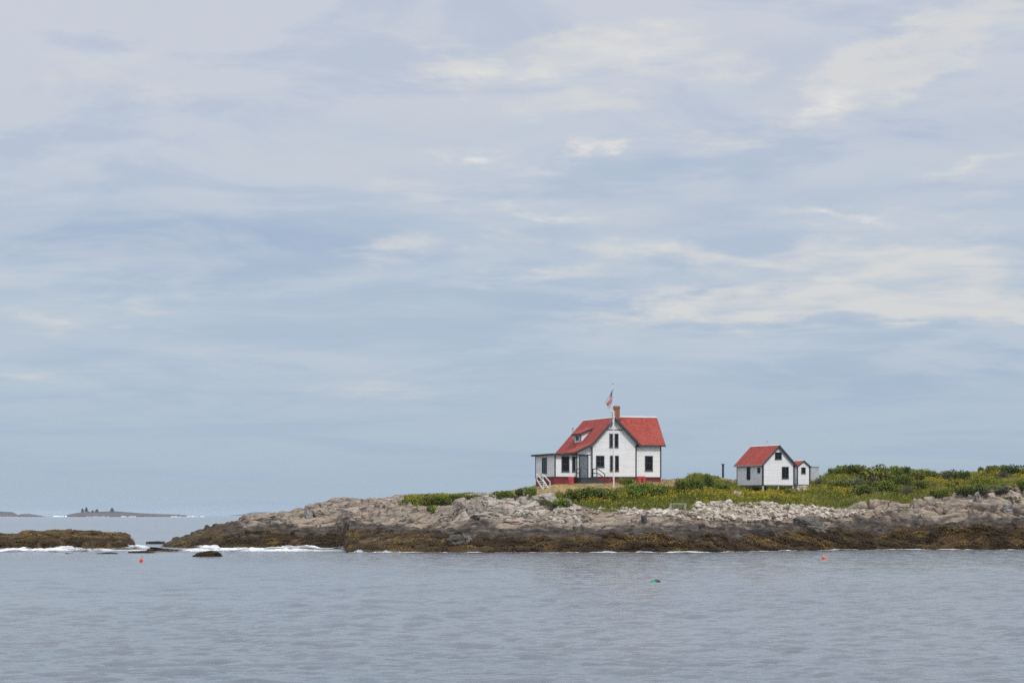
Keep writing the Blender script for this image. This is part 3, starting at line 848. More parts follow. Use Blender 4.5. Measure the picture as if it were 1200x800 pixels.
# goldenrod drifts
def gold_dens(px, py):
    d = .02*np.ones_like(px)
    for (a, b, wx_, wy_, k) in ((720, 586, 40, 5, .9), (770, 588, 40, 6, .8), (830, 583, 40, 5, .6), (880, 585, 34, 4, .95), (915, 584, 40, 4.5, 1.0), (955, 581, 42, 4, 1.0), (985, 580, 24, 4, .95),
                          (970, 556, 26, 2.5, .9), (1003, 555.5, 20, 2.5, .7), (1095, 567, 11, 4, .9), (1115, 573, 16, 4, .5), (1150, 554, 22, 4, 1.2), (1165, 556, 10, 4, .9), (1140, 561, 20, 4, .6), (1198, 562, 8, 5, .9), (1090, 554, 12, 4, .5), (1092, 580, 14, 3, .5),
                          (492, 590, 18, 5, .14), (515, 588, 20, 5, .1), (700, 591, 30, 4, .8), (660, 590, 14, 3, .35), (800, 590, 30, 4, .7), (930, 588, 30, 4, .5), (725, 594, 40, 3, .5)):
        d = np.maximum(d, k*np.exp(-((px-a)/wx_)**2-((py-b)/wy_)**2))
    return d
N = 90000
fpx = rng.uniform(472, 1225, N); fyy = rng.uniform(270, 323, N); fx = (fpx-CX)*fyy/F
fz, fa = terrain(fx, fyy, True); fpy = HY+(CAMH-fz)*F/fyy
ok = (fa['veg'] > .6) & (fa['lawn'] < .4) & clear(fx, fyy) & (rng.uniform(0, 1, N) < gold_dens(fpx, fpy+2)*sstep(.28, .5, fbm(fx*.5, fyy*.4, 111, 3))*.52)
fx, fyy, fz = fx[ok], fyy[ok], fz[ok]
fh = rng.uniform(.40, .70, len(fx))*(.75+.5*fbm(fx*.3, fyy*.3, 113, 3))
k = 8
hx = np.repeat(fx, k)+rng.normal(0, .09, len(fx)*k); hy = np.repeat(fyy, k)+rng.normal(0, .09, len(fx)*k); hz = np.repeat(fz+fh, k)+rng.uniform(-.12, .06, len(fx)*k)
tag(quads_obj('goldenrod', [blades(fx, fyy, fz, 6, fh*.95, .1, .075, .14, np.clip(rng.uniform(0, 1, len(fx)), 0, 1), 8), leaves(hx, hy, hz, .098, 9)], [M['goldstem'], M['gold_flower']]), kind='stuff')

# ------------------------------------------------------------------ shrubs
def shrub_mesh(name, seed, n=900, lobes=7, size=.085, twig=False):
    """unit shrub: about one unit radius and one unit tall, leaves in uneven lobes round forking stems"""
    r = np.random.default_rng(seed)
    c = [(r.uniform(-.72, .72), r.uniform(-.6, .6), r.uniform(.18, .66), r.uniform(.18, .36)) for _ in range(lobes+6)] + [(r.uniform(-.2, .2), 0, .36, .5)]
    pts, tin = [], []
    for (a, b, h, rr) in c:
        m = int(n*rr*rr/sum(q[3]**2 for q in c))
        d = r.normal(0, 1, (m, 3)); d /= np.linalg.norm(d, axis=1)[:, None]
        rad_ = rr*np.cbrt(r.uniform(.12, 1.25, m))
        p = d*rad_[:, None]*(1.0, 1.0, .95)+(a, b, h)
        pts.append(p); tin.append(np.clip(r.uniform(0, .55)+r.uniform(0, .5, m), 0, 1))
    p = np.concatenate(pts); ti = np.concatenate(tin); ok = p[:, 2] > -.05
    p, ti = p[ok], ti[ok]
    q, t = leaves(p[:, 0], p[:, 1], p[:, 2], size*(.5 if twig else 1), seed, ti, .2)
    if twig:
        m = 260; a = r.uniform(0, 6.283, m); e = r.uniform(.25, 1.4, m); L = r.uniform(.5, 1.0, m)
        x1, y1, z1 = np.cos(a)*np.cos(e)*L, np.sin(a)*np.cos(e)*L, np.sin(e)*L
        w = .012
        tq = np.stack([np.stack([x1*0-w, y1*0, z1*0], -1), np.stack([x1*0+w, y1*0, z1*0], -1), np.stack([x1+w, y1, z1], -1), np.stack([x1-w, y1, z1], -1)], 1)
        q = np.concatenate([q, tq]); t = np.concatenate([t, r.uniform(0, .6, m)])
    n_ = len(q)
    me = np_mesh(name, q.reshape(-1, 3), np.arange(n_*4).reshape(-1, 4)); attr(me, 'tint', np.repeat(t, 4))
    return me
KINDS = {}
for kname, (nn, sz_, tw) in dict(mid=(2600, .095, 0), dark=(2600, .09, 0), olive=(2600, .095, 0), greyg=(2000, .085, 0), twig=(1100, .085, 1), bright=(2400, .095, 0)).items():
    KINDS[kname] = []
    for s in range(3):
        me = shrub_mesh('shrub', 500+len(KINDS)*10+s, nn, 7+s, sz_, tw); me.materials.append(M[kname]); KINDS[kname].append(me)
SH = [  # column, top row, base row, width in the photo, kind, label
 (485,582.5,592,26,'mid','green shrub at the left end of the low thicket on the bare rock'),
 (501,577.3,591,28,'olive','olive shrub with yellow tips in the low thicket on the bare rock'),
 (519,578.5,591,28,'mid','broad green shrub in the middle of the low thicket left of the gully'),
 (538,577.6,587,26,'dark','dark green shrub behind the white crusted outcrop'),
 (553,578.6,583.5,18,'mid','low green shrub on the skyline above the white outcrop'),
 (506,590,599,16,'bright','fresh green clump hanging over the rock edge of the low thicket'),
 (592,573,583,26,'mid','loose green shrub on the skyline left of the dwelling'),
 (609,571,580,16,'dark','dark green shrub between the gully and the white steps'),
 (622,568.4,581,20,'bright','tall fresh green shrub beside the white steps'),
 (640,583,593,18,'dark','dark clump over the pale outcrop below the lawn'),
 (657,584,594,22,'bright','grassy green clump growing out of the pale outcrop below the lawn'),
 (676,570,586,32,'mid','green shrub before the grey porch steps'),
 (696,567.5,586,34,'dark','wide dark green shrub before the front door'),
 (715,572,586,26,'mid','green shrub below the flagpole'),
 (736,558,567.5,17,'bright','little green bush against the red foundation'),
 (752,564.5,583,26,'bright','fresh green shrub below the red drums'),
 (772,566,583,30,'mid','green shrub below the right wing of the dwelling'),
 (799,557.5,578,24,'mid','tall green shrub on the crest between the dwelling and the shed'),
 (815,556.5,577,22,'dark','dark green shrub on the crest, middle of the taller clump'),
 (830,553.6,575,22,'dark','tallest dark shrub on the crest left of the metal post'),
 (846,564,578,26,'mid','round green shrub below the metal post'),
 (872,567,576,18,'dark','low dark shrub under the side wall of the shed'),
 (884,577,584,10,'greyg','small blue green shrub before the shed corner'),
 (922,571,580,18,'mid','green shrub under the front wall of the shed'),
 (905,579,587,20,'olive','olive clump in the goldenrod before the shed'),
 (853,558.5,571,9,'twig','rust brown bare bush beside the shed side wall'),
 (962,558.5,570,17,'greyg','grey green shrub right of the outhouse'),
 (974,546,556,6,'dark','small dark upright shrub at the left end of the heath'),
 (986,543.8,557,24,'mid','green shrub on the heath skyline nearest the shed'),
 (999,542,557,24,'dark','dark shrub on the heath skyline behind the goldenrod'),
 (1012,542.6,558,24,'olive','olive shrub on the heath skyline left of the highest shrub'),
 (1029,541,566,38,'olive','highest and widest olive shrub of the heath'),
 (1046,543.5,563,28,'mid','green shrub on the skyline right of the highest shrub'),
 (1061,544,556,13,'dark','small dark shrub rising from the heath skyline'),
 (1072,547.4,564,26,'olive','olive shrub on the lower skyline in mid heath'),
 (1023,553,569,18,'twig','grey bare twiggy bush amid the green heath'),
 (1001,557,574,26,'greyg','grey green shrub below the goldenrod band of the heath'),
 (984,562,575,24,'dark','dark shrub behind the golden patch right of the outhouse'),
 (1012,566,582,26,'dark','dark shrub at the front of the heath'),
 (1040,560,577,30,'mid','green shrub in the middle of the heath'),
 (1059,555.5,570,26,'dark','dark spreading shrub in the middle of the heath'),
 (1066,563,583,28,'twig','grey purple twiggy bush at the front of the heath'),
 (1081,560,575,20,'dark','dark green shrub beside the grey purple twiggy bush'),
 (1085,548.4,563,26,'mid','green shrub on the skyline left of the bright goldenrod'),
 (1112,548.8,564,28,'greyg','grey green shrub on the skyline left of the bright goldenrod'),
 (1128,548.2,565,22,'dark','dark shrub touching the bright goldenrod drift'),
 (1150,546,553,13,'dark','small dark shrub on the skyline above the goldenrod drift'),
 (1167,543,555,22,'olive','round olive shrub on the skyline at the right'),
 (1187,541.3,558,28,'dark','tall dark shrub on the skyline near the right edge'),
 (1204,543,560,18,'mid','green shrub cut by the right edge of the picture'),
 (1176,550,563,20,'twig','grey twiggy bush right of the goldenrod drift'),
 (1134,567,581,30,'dark','low dark shrub above the two rounded grey boulders'),
 (1156,567,581,30,'greyg','low grey green shrub above the pale slab'),
 (1102,571,582,22,'mid','green shrub at the rock edge in the right half'),
 (1178,565,578,28,'greyg','grey green shrub above the tan sloping slab'),
 (1198,559,573,18,'mid','green shrub at the right edge above the slab'),
 (1188,580,587.5,18,'mid','small green tuft in a crevice of the tan slab'),
 (1050,575,585,24,'olive','low olive shrub at the front edge of the heath'),
 (1120,561,572,22,'olive','low olive shrub below the grey green skyline shrub'),
 (1150,559,569,24,'mid','green shrub below the goldenrod drift'),
]
GRP = 'shrubs growing on the island'
for j, (px, top, base, w, kind, lab) in enumerate(SH):
    x, y, z = hit(px, base)
    o = bpy.data.objects.new('shrub', KINDS[kind][j % 3]); link(o)
    rx = w*y/F/2; hz = (base-top)*y/F
    z0 = CAMH-(base-HY)*y/F
    z0 = min(z, z0)
    o.location = (x, y+rx*.3, z0-.08); o.scale = (rx*1.25, max(rx*1.0, .5), (CAMH+(HY-top)*y/F-z0)*1.02+.08)
    o.rotation_euler = (0, 0, random.choice((0, 1.57, 3.14, 4.71))+random.uniform(-.3, .3))
    tag(o, lab, 'shrub', GRP)

# ------------------------------------------------------------------ keeper's dwelling
HZ = 8.0
house = tag(empty('house', (HP.x, HP.y, HZ), HA), 'white clapboard keeper dwelling with steep red roof and grey trim on the crest', 'house')
def U(px, d, P=HP, a=HA):
    """distance along a front wall (set d behind the front) at which the photo column px falls"""
    k = (px-CX)/F
    return (k*(P.y+d*math.cos(a))-P.x+d*math.sin(a))/(math.cos(a)-k*math.sin(a))
def D(px, u, P=HP, a=HA):
    k = (px-CX)/F
    return (P.x+u*math.cos(a)-k*(P.y+u*math.sin(a)))/(math.sin(a)+k*math.cos(a))
def ZL(py, u, d, base=HZ, P=HP, a=HA):
    return CAMH+(HY-py)*(P.y+u*math.sin(a)+d*math.cos(a))/F-base

# walls
TL, TR = 1.10, 1.0                                  # slopes of the two sides of the main roof
RZ, RU = 7.7, 2.9
def roofz(u): return RZ-(RU-u)*TL if u < RU else RZ-(u-RU)*TR
MB().prism([(0,.45),(5.8,.45),(5.8,roofz(5.8)-.28),(RU,RZ-.28),(0,roofz(0)-.28)], 0, 9.8).build('wall', M['clap'], house)
wd0, wr, wz_ = 1.2, 3.6, 7.92                      # wing: front wall, ridge distance, ridge height
TW = 1.25
MB().prism([(wd0,.45),(6.0,.45),(6.0,wz_-TW*2.4-.28),(wr,wz_-.28),(wd0,wz_-TW*2.4-.28)], 5.803, 9.49, 'x').build('wing_wall', M['clap'], house)
MB().box(-4.6, -.003, .2, 6.95, .45, 3.06).build('porch_wall', M['clap'], house)
MB().prism([(-1.78,3.063),(-.003,3.063),(-.003,4.15),(-1.78,3.32)], .2, 2.3).build('entry_gable', M['clap'], house)
MB().box(.04, 5.76, .04, 9.76, -1.2, .447).box(5.763, 9.45, 1.24, 5.96, -1.2, .447).box(-4.56, .037, .24, 6.9, -1.5, .447).build('foundation', M['red'], house)
# roofs
def slab(u0, z0, u1, z1, d0, d1, t=.15):
    return [(u0,z0),(u1,z1),(u1,z1-t),(u0,z0-t)], d0, d1
r = MB()
r.prism([(RU,RZ),(-1.0,roofz(-1.0)),(-1.0,roofz(-1.0)-.12),(RU,RZ-.14),(6.28,roofz(6.28)-.12),(6.28,roofz(6.28))], 2.603, 10.2)
r.prism([(RU,RZ),(-.10,roofz(-.10)),(-.10,roofz(-.10)-.12),(RU,RZ-.14),(6.28,roofz(6.28)-.12),(6.28,roofz(6.28))], -.42, 2.6)
roof = r.build('roof', M['roof'], house)
MB().prism([(RU,RZ-.143),(-.09,roofz(-.09)-.123),(-.09,roofz(-.09)-.22),(RU,RZ-.27),(6.23,roofz(6.23)-.22),(6.23,roofz(6.23)-.123)], -.36, 10.15).build('soffit', M['soffit'], roof)
MB().prism([(RU,RZ+.045),(RU-.16,RZ-.12),(RU-.13,RZ-.15),(RU,RZ+.012),(RU+.13,RZ-.14),(RU+.16,RZ-.11)], -.44, 10.22).build('ridge_cap', M['cap'], roof)
wing = MB().prism([(wr,wz_),(.78,wz_-TW*(wr-.78)),(.78,wz_-TW*(wr-.78)-.12),(wr,wz_-.15),(6.42,wz_-TW*2.82-.12),(6.42,wz_-TW*2.82)], 4.5, 9.85, 'x').build('wing_roof', M['roof'], house)
MB().prism([(wr,wz_-.153),(.83,wz_-TW*2.77-.123),(.83,wz_-TW*2.77-.24),(wr,wz_-.28),(6.37,wz_-TW*2.77-.24),(6.37,wz_-TW*2.77-.123)], 5.9, 9.8, 'x').build('soffit', M['soffit'], wing)
MB().prism([(wr,wz_+.045),(wr-.16,wz_-.12),(wr-.13,wz_-.15),(wr,wz_+.012),(wr+.13,wz_-.15),(wr+.16,wz_-.12)], 4.5, 9.87, 'x').build('ridge_cap', M['cap'], wing)
er = MB().prism([(-.06,roofz(-.06)+.03),(-2.40,3.42),(-2.40,3.30),(-.06,roofz(-.06)-.12)], -.42, 2.6).build('entry_roof', M['roof'], house)
MB().prism([(-.06,roofz(-.06)-.123),(-2.36,3.297),(-2.36,3.275),(-.06,roofz(-.06)-.20)], -.40, 2.58).build('soffit', M['soffit'], er)
pr = MB().box(-5.0, -1.9, -.2, 7.4, 3.063, 3.27).box(-1.897, -.1, 2.6, 7.4, 3.063, 3.27).build('porch_roof', M['soffit'], house)
# barge boards
def barge(name, pts, d0, d1, w=.30):
    m_ = MB()
    for (a, b) in zip(pts[:-1], pts[1:]):
        m_.prism([a, b, (b[0], b[1]-w), (a[0], a[1]-w)], d0, d1)
    return m_.build(name, M['trim'], house)
barge('barge_board', [(-.02, roofz(-.02)-.03), (RU, RZ-.03)], -.47, -.423, .30)
barge('barge_board', [(RU+.003, RZ-.03), (6.3, roofz(6.3)-.03)], -.47, -.423, .36)
barge('barge_board', [(-2.42, 3.40), (-.024, roofz(-.024)-.0)], -.47, -.423, .24)
MB().box(5.95, 9.83, .735, .777, wz_-TW*2.84-.16, wz_-TW*2.84+.03).build('eave_board', M['trim'], house)
MB().prism([(.78, wz_-TW*2.82-.03),(wr, wz_-.03),(6.42, wz_-TW*2.82-.03),(6.42, wz_-TW*2.82-.28),(wr, wz_-.30),(.78, wz_-TW*2.82-.28)], 9.853, 9.89, 'x').build('barge_board', M['trim'], house)
# trim on the walls
def vboard(u, d, z0, z1, w=.16):
    MB().box(u-w/2, u+w/2, d-.035, d+.02, z0, z1).build('corner_board', M['trim'], house)
vboard(.08, 0, .45, 4.1); vboard(5.72, 0, .45, 4.4); vboard(9.41, wd0, .45, 4.55); vboard(-4.52, .2, .45, 3.06); vboard(-1.78, .2, .45, 3.3); vboard(5.9, wd0, .45, 4.5, .1)
MB().box(-4.635, -4.58, 6.78, 6.92, .45, 3.06).build('corner_board', M['trim'], house)
MB().box(.17, 5.63, -.03, .01, .447, .56).box(5.96, 9.32, wd0-.03, wd0+.01, .447, .56).build('water_table', M['trim'], house)
MB().box(-4.43, -1.87, .17, .21, .447, .54).box(-4.632, -4.59, .3, 6.77, .447, .54).build('water_table', M['trim'], house)
zb = ZL(503.3, 2.9, 0)
MB().box(RU-(RZ-.5-zb)/TL, RU+(RZ-.5-zb)/TR, -.03, .01, zb-.06, zb+.06).build('belly_board', M['trim'], house)
MB().box(-1.70, -.01, .165, .205, 3.10, 3.20).build('belly_board', M['trim'], house)

def window(px0, px1, py0, py1, d, root=house, P=HP, a=HA, base=HZ, mid=True, fw=.10, name='window', mull=False):
    u0, u1 = U(px0, d, P, a), U(px1, d, P, a); z0, z1 = ZL(py1, u0, d, base, P, a), ZL(py0, u0, d, base, P, a)
    f = MB().box(u0-fw, u0, d-.06, d+.02, z0-fw, z1+fw).box(u1, u1+fw, d-.06, d+.02, z0-fw, z1+fw)
    f.box(u0, u1, d-.06, d+.02, z1, z1+fw).box(u0-fw-.04, u1+fw+.04, d-.11, d-.0, z0-fw-.05, z0-fw)
    f.box(u0, u1, d-.06, d+.02, z0-fw, z0)
    fo = f.build(name, M['trim'], root)
    MB().box(u0, u1, d-.018, d+.01, z0, z1).build('pane', M['glass'], fo)
    s = MB()
    if mid: s.box(u0, u1, d-.036, d-.018, (z0+z1)/2-.025, (z0+z1)/2+.025)
    if mull: s.box((u0+u1)/2-.03, (u0+u1)/2+.03, d-.04, d-.02, z0, z1)
    if mid or mull: s.build('sash_bar', M['trim'], fo)
    return fo
window(715.0, 717.7, 508.8, 522.8, 0); window(721.0, 723.7, 508.8, 522.8, 0)
window(699.3, 707.2, 534.6, 545.9, 0, mull=True)
window(715.6, 718.2, 534.6, 550.6, 0); window(721.6, 724.2, 534.6, 550.6, 0)
window(756.6, 764.0, 534.8, 550.2, wd0)
window(658.9, 666.2, 535.4, 551.2, .2); window(671.3, 673.6, 535.4, 551.2, .2)
# side window of the porch (faces left)
da, db = D(640.6, -4.6), D(635.8, -4.6); z0, z1 = ZL(553.2, -4.6, 3), ZL(536.8, -4.6, 3)
fo = MB().box(-4.66, -4.58, da-.1, da, z0-.1, z1+.1).box(-4.66, -4.58, db, db+.1, z0-.1, z1+.1).box(-4.66, -4.58, da, db, z1, z1+.1).box(-4.7, -4.6, da-.14, db+.14, z0-.15, z0-.1).box(-4.66, -4.58, da, db, z0-.1, z0).build('window', M['trim'], house)
MB().box(-4.618, -4.59, da, db, z0, z1).build('pane', M['glass'], fo)
MB().box(-4.636, -4.618, da, db, (z0+z1)/2-.03, (z0+z1)/2+.03).box(-4.638, -4.619, (da+db)/2-.03, (da+db)/2+.03, z0, z1).build('sash_bar', M['trim'], fo)
# door with its steps and railings
u0, u1 = U(679.4, .2), U(688.2, .2); z1 = ZL(534.4, u0, .2)
dr = MB().box(u0, u1, .15, .21, .5, z1).build('door', M['door'], house)
MB().box(u0+.12, u1-.12, .135, .15, .75, 1.35).box(u0+.12, u1-.12, .135, .15, 1.55, z1-.2).build('panel', M['door'], dr)
MB().lathe((u1-.12, .10, 1.5), [(.01,-.04),(.045,-.02),(.045,.02),(.01,.04)], 8).build('handle', M['metal'], dr)
MB().box(u0-.12, u0-.003, .12, .21, .5, z1+.12).box(u1+.003, u1+.12, .12, .21, .5, z1+.12).box(u0-.003, u1+.003, .12, .21, z1+.003, z1+.12).build('door_frame', M['trim'], house)
su0, su1 = U(677.2, -.6), U(697, -.6)
st = MB().box(su0, su1, -1.5, .23, .30, .44)
st.box(su0+.05, su1-.05, -1.45, .2, -.9, .297)
st.box(su1+.003, su1+.45, -1.4, -.15, -.9, .18).box(su1+.453, su1+.9, -1.4, -.15, -.9, -.03)
st.build('porch_steps', M['trim'], house)
def rail(pts_post, pts_rail, name='railing'):
    m_ = MB()
    for (x, y, za, zb_) in pts_post: m_.box(x-.045, x+.045, y-.045, y+.045, za, zb_)
    for (p, q) in pts_rail: m_.bar(p, q, .06, .09)
    m_.build(name, M['trim'], house)
rail([(su1-.05, -1.42, .44, 1.55), (su1+.95, -1.42, -.3, .9)], [((su1-.05, -1.42, 1.5), (su1+.95, -1.42, .85)), ((su1-.05, -1.42, .98), (su1+.95, -1.42, .36))])
rail([(su1-.05, -.1, .44, 1.5)], [((su1-.05, -.1, 1.45), (su1-.05, -1.4, 1.45)), ((su1-.05, -.1, .95), (su1-.05, -1.4, .95))])
rail([(su0+.06, -1.42, .44, 1.5), (su0+.06, -.1, .44, 1.5)], [((su0+.06, -1.42, 1.45), (su0+.06, -.05, 1.45)), ((su0+.06, -1.42, .95), (su0+.06, -.05, .95))])
# dormer on the left slope
dz0, dz1 = 4.3, 5.78
dor = MB().prism([(.22, dz0), (.22, dz1), (1.95, 6.47), (1.95, 5.9)], 4.05, 6.25).build('dormer', M['clap'], house)
MB().prism([(-.08, 5.70), (2.15, 6.62), (2.15, 6.75), (-.08, 5.84)], 3.85, 6.45).build('dormer_roof', M['roof'], dor)
MB().prism([(-.10, 5.57), (2.0, 6.44), (2.0, 6.60), (-.10, 5.73)], 3.80, 3.847).box(-.13, -.083, 3.85, 6.45, 5.55, 5.74).build('dormer_trim', M['trim'], dor)
f = MB().box(.14, .22, 4.45, 4.57, 4.95, 5.6).box(.14, .22, 5.75, 5.87, 4.95, 5.6).box(.14, .22, 4.57, 5.75, 5.5, 5.6).box(.14, .22, 4.57, 5.75, 4.9, 4.98).build('window', M['white'], dor)
MB().box(.19, .217, 4.57, 5.75, 4.98, 5.5).build('pane', M['glass'], f)
vb = MB().box(.17, .25, 4.02, 4.12, 4.75, 5.66).build('dormer_post', M['trim'], dor)
MB().tube((.35, 7.2, 4.6), (.35, 7.2, 6.55), .06, .06, 8).lathe((.35, 7.2, 6.45), [(.05,0),(.13,.04),(.10,.16),(.02,.2)], 8).build('vent_pipe', M['metal'], house)
# chimney
MB().box(4.25, 4.93, 3.28, 3.96, 5.2, 8.85).box(4.2, 4.98, 3.23, 4.01, 8.853, 9.05).box(4.27, 4.91, 3.30, 3.94, 9.053, 9.15).build('chimney', M['brick'], house)
MB().box(4.1, 5.08, 3.14, 4.10, 7.2, 7.6).build('flashing', M['red'], house)

# white wooden steps at the porch end
x, y, z = hit(637, 575)
ws = tag(empty('wooden_steps', (x, y+1.0, z), rad(19)), 'steep white wooden steps with slatted handrails at the left porch corner', 'steps')
top = CAMH+(HY-555)*(y+1.0)/F-z
for sx in (-.38, .38):
    MB().bar((sx-.22, .5, top*.62), (sx+.22, -.5, .0), .06, .16).build('stringer', M['white'], ws)
    MB().bar((sx-.30, .5, top), (sx+.22, -.55, top*.52), .06, .08).bar((sx-.22, .5, top*.55), (sx-.30, .5, top*1.0), .07, .07).bar((sx+.22, -.5, 0), (sx+.24, -.55, top*.56), .07, .07).build('handrail', M['white'], ws)
for k in range(5):
    t = (k+.5)/5
    MB().box(-.38-.22+.44*t, .38-.22+.44*t, .5-t-.12, .5-t+.12, top*.62*(1-t)-.02, top*.62*(1-t)+.02).build('tread', M['white'], ws)

# red drums against the dwelling
def drum(px, py, wpx, hpx, lab, lying=False, y=None):
    x, yy_, z = hit(px, py)
    if y: yy_ = y; x = (px-CX)*y/F; z = ground_z(x, y)
    s = yy_/F; r_ = wpx*s/2; h_ = hpx*s
    e = tag(empty('red_drum', (x, yy_, z)), lab, 'drum', 'red drums by the dwelling')
    pf = [(r_*.9, 0), (r_, .02), (r_, h_*.32), (r_*1.05, h_*.34), (r_, h_*.36), (r_, h_*.64), (r_*1.05, h_*.66), (r_, h_*.68), (r_, h_*.97), (r_*.93, h_)]
    MB().lathe((0, 0, 0), pf, 20).build('drum_body', M['drum'], e, smooth=False)
    MB().lathe((r_*.4, 0, h_), [(.05, -.005), (.05, .03), (.03, .04)], 8).build('bung', M['metal'], e)
drum(669, 568, 6.6, 8.2, 'upright red drum beside the grey porch steps', y=282.0)
drum(748.8, 564, 5.2, 7.4, 'faded orange red drum at the corner of the right wing, left of two', y=284.6)
drum(754.0, 564, 5.2, 7.2, 'darker red drum at the corner of the right wing, right of two', y=285.2)

# ------------------------------------------------------------------ flagpole and flags
fy0 = 279.0
fx0 = (719.2-CX)*fy0/F; fz0 = ground_z(fx0, fy0)
def zat(py, y): return CAMH+(HY-py)*y/F
pole = tag(empty('flagpole', (fx0, fy0, fz0)), 'tall white two piece flagpole with a gilded ball before the dwelling', 'flagpole')
zt = zat(483, fy0)-fz0; ztop = zat(450, fy0)-fz0
MB().tube((0, 0, -.3), (0, 0, zt+.2), .085, .07, 12).build('mast', M['white'], pole)
MB().tube((-.10, .13, zt-1.2), (-.10, .13, ztop), .05, .03, 10).build('topmast', M['white'], pole)
MB().lathe((-.10, .13, ztop), [(.02,0),(.09,.04),(.12,.12),(.09,.2),(.02,.24)], 12).build('finial', M['gold'], pole)
MB().bar((-.45, .06, zt-.05), (.28, .06, zt-.05), .06, .07).bar((-.38, .06, zt-.42+.06), (.22, .06, zt-.42+.06), .05, .06).build('spreader', M['metal'], pole)
MB().tube((-.16, .05, 1.1), (-.16, .13, ztop-.05), .011, .011, 5).tube((-.42, .06, 1.0), (-.42, .06, zt-.05), .009, .009, 5).build('halyard', M['rope'], pole)
def cloth(name, hoist_top, hoist_bot, fly_top, fly_bot, mat, amp, waves, label, cat):
    nu, nv_ = 28, 14
    v, uvs = [], []
    A, B, Cc, Dd = (Vector(q) for q in (hoist_top, hoist_bot, fly_top, fly_bot))
    for i in range(nu+1):
        u = i/nu
        for j in range(nv_+1):
            w = j/nv_
            p = (A*(1-w)+B*w)*(1-u)+(Cc*(1-w)+Dd*w)*u
            p = p+Vector((.03*math.sin(9*w+4*u), amp*u*math.sin(waves*w*6.28+u*3), -.10*math.sin(u*3.14)))
            v.append(p); uvs.append((u, 1-w))
    fs = [(i*(nv_+1)+j, (i+1)*(nv_+1)+j, (i+1)*(nv_+1)+j+1, i*(nv_+1)+j+1) for i in range(nu) for j in range(nv_)]
    base = Vector(hoist_top)
    me = np_mesh(name, [tuple(p-base) for p in v], fs, smooth=True)
    uvl = me.uv_layers.new(name='UVMap')
    for lp_ in me.loops: uvl.data[lp_.index].uv = uvs[lp_.vertex_index]
    o = mesh_obj(name, me, mat); o.location = base
    s = o.modifiers.new('thickness', 'SOLIDIFY'); s.thickness = .012
    return tag(o, label, cat)
fyy_ = fy0+.1
def pt(px, py, dy=0): return ((px-CX)*(fyy_+dy)/F, fyy_+dy, zat(py, fyy_+dy))
cloth('striped_flag', pt(718.4, 454), pt(718.8, 467), pt(709.4, 471, .5), pt(713.2, 479, .35), M['flag'], .16, 1.3, 'limp red and white striped flag with a blue corner atop the pole', 'flag')
cloth('blue_flag', pt(717.4, 488), pt(717.4, 496), pt(714.6, 499, .3), pt(716.2, 502, .25), M['blueflag'], .14, 1.5, 'small faded blue flag hanging limp below the crosstree of the pole', 'flag')

# ------------------------------------------------------------------ shed
SZ0 = CAMH+(HY-576)*299/F
shed = tag(empty('shed', (SPT.x, SPT.y, SZ0), SA), 'small white clapboard shed with red gable roof raised on white posts', 'shed')
zl = lambda py, u=2, d=0: ZL(py, u, d, SZ0, SPT, SA)
zb, za, ze = zl(568), zl(520.9, 2.34, -.25), zl(544.4, 0, -.25)
W, Dp = 4.68, 6.0; hu = W/2
slope = (za-ze)/(hu+.28)
MB().prism([(0, zb), (W, zb), (W, za-.24-hu*slope), (hu, za-.24), (0, za-.24-hu*slope)], 0, Dp).build('wall', M['clap'], shed)
rf = MB().prism([(hu, za), (-.28, ze), (-.28, ze-.10), (hu, za-.13), (W+.28, ze-.10), (W+.28, ze)], -.25, Dp+.3).build('roof', M['roof'], shed)
MB().prism([(hu, za-.133), (-.24, ze-.06), (-.24, ze-.15), (hu, za-.235), (W+.24, ze-.15), (W+.24, ze-.06)], -.2, Dp+.25).build('soffit', M['soffit'], rf)
MB().prism([(hu, za+.04), (hu-.15, za-.09), (hu-.12, za-.12), (hu, za+.01), (hu+.12, za-.12), (hu+.15, za-.09)], -.27, Dp+.32).build('ridge_cap', M['cap'], rf)
MB().prism([(-.30, ze-.02), (hu, za-.02), (hu, za-.26), (-.30, ze-.20)], -.29, -.253).build('barge_board', M['trim'], shed)
MB().prism([(hu+.003, za-.02), (W+.30, ze-.02), (W+.30, ze-.34), (hu+.003, za-.36)], -.29, -.253).build('barge_board', M['trim'], shed)
MB().box(-.315, -.283, -.25, Dp+.3, ze-.12, ze-.0).build('eave_board', M['silver'], shed)
for (u, d) in ((.05, 0), (W-.05, 0)):
    MB().box(u-.10, u+.10, d-.035, d+.02, zb, za-.3-hu*slope).build('corner_board', M['trim'], shed)
MB().box(-.035, .02, .023, .14, zb, za-.3-hu*slope).box(-.035, .02, Dp-.12, Dp, zb, za-.3-hu*slope).build('corner_board', M['trim'], shed)
MB().box(.15, W-.15, -.02, .02, zb-.1, zb).box(-.02, .02, .15, Dp-.15, zb-.1, zb).build('sill_board', M['trim'], shed)
kw = dict(root=shed, P=SPT, a=SA, base=SZ0, fw=.06)
window(908.6, 915.4, 530.2, 537.0, 0, **kw)
dr = window(916.6, 923.6, 547.2, 559.6, 0, name='shuttered_opening', mid=False, mull=True, **kw)
def side_open(pxa, pxb, py0, py1, name):
    d0, d1 = D(pxb, 0, SPT, SA), D(pxa, 0, SPT, SA)
    z0, z1 = zl(py1, 0, d0), zl(py0, 0, d0)
    f = MB().box(-.06, .02, d0-.06, d0, z0-.06, z1+.06).box(-.06, .02, d1, d1+.06, z0-.06, z1+.06).box(-.06, .02, d0, d1, z1, z1+.06).box(-.08, .02, d0, d1, z0-.07, z0).build(name, M['trim'], shed)
    MB().box(-.02, .01, d0, d1, z0, z1).build('pane', M['glass'], f)
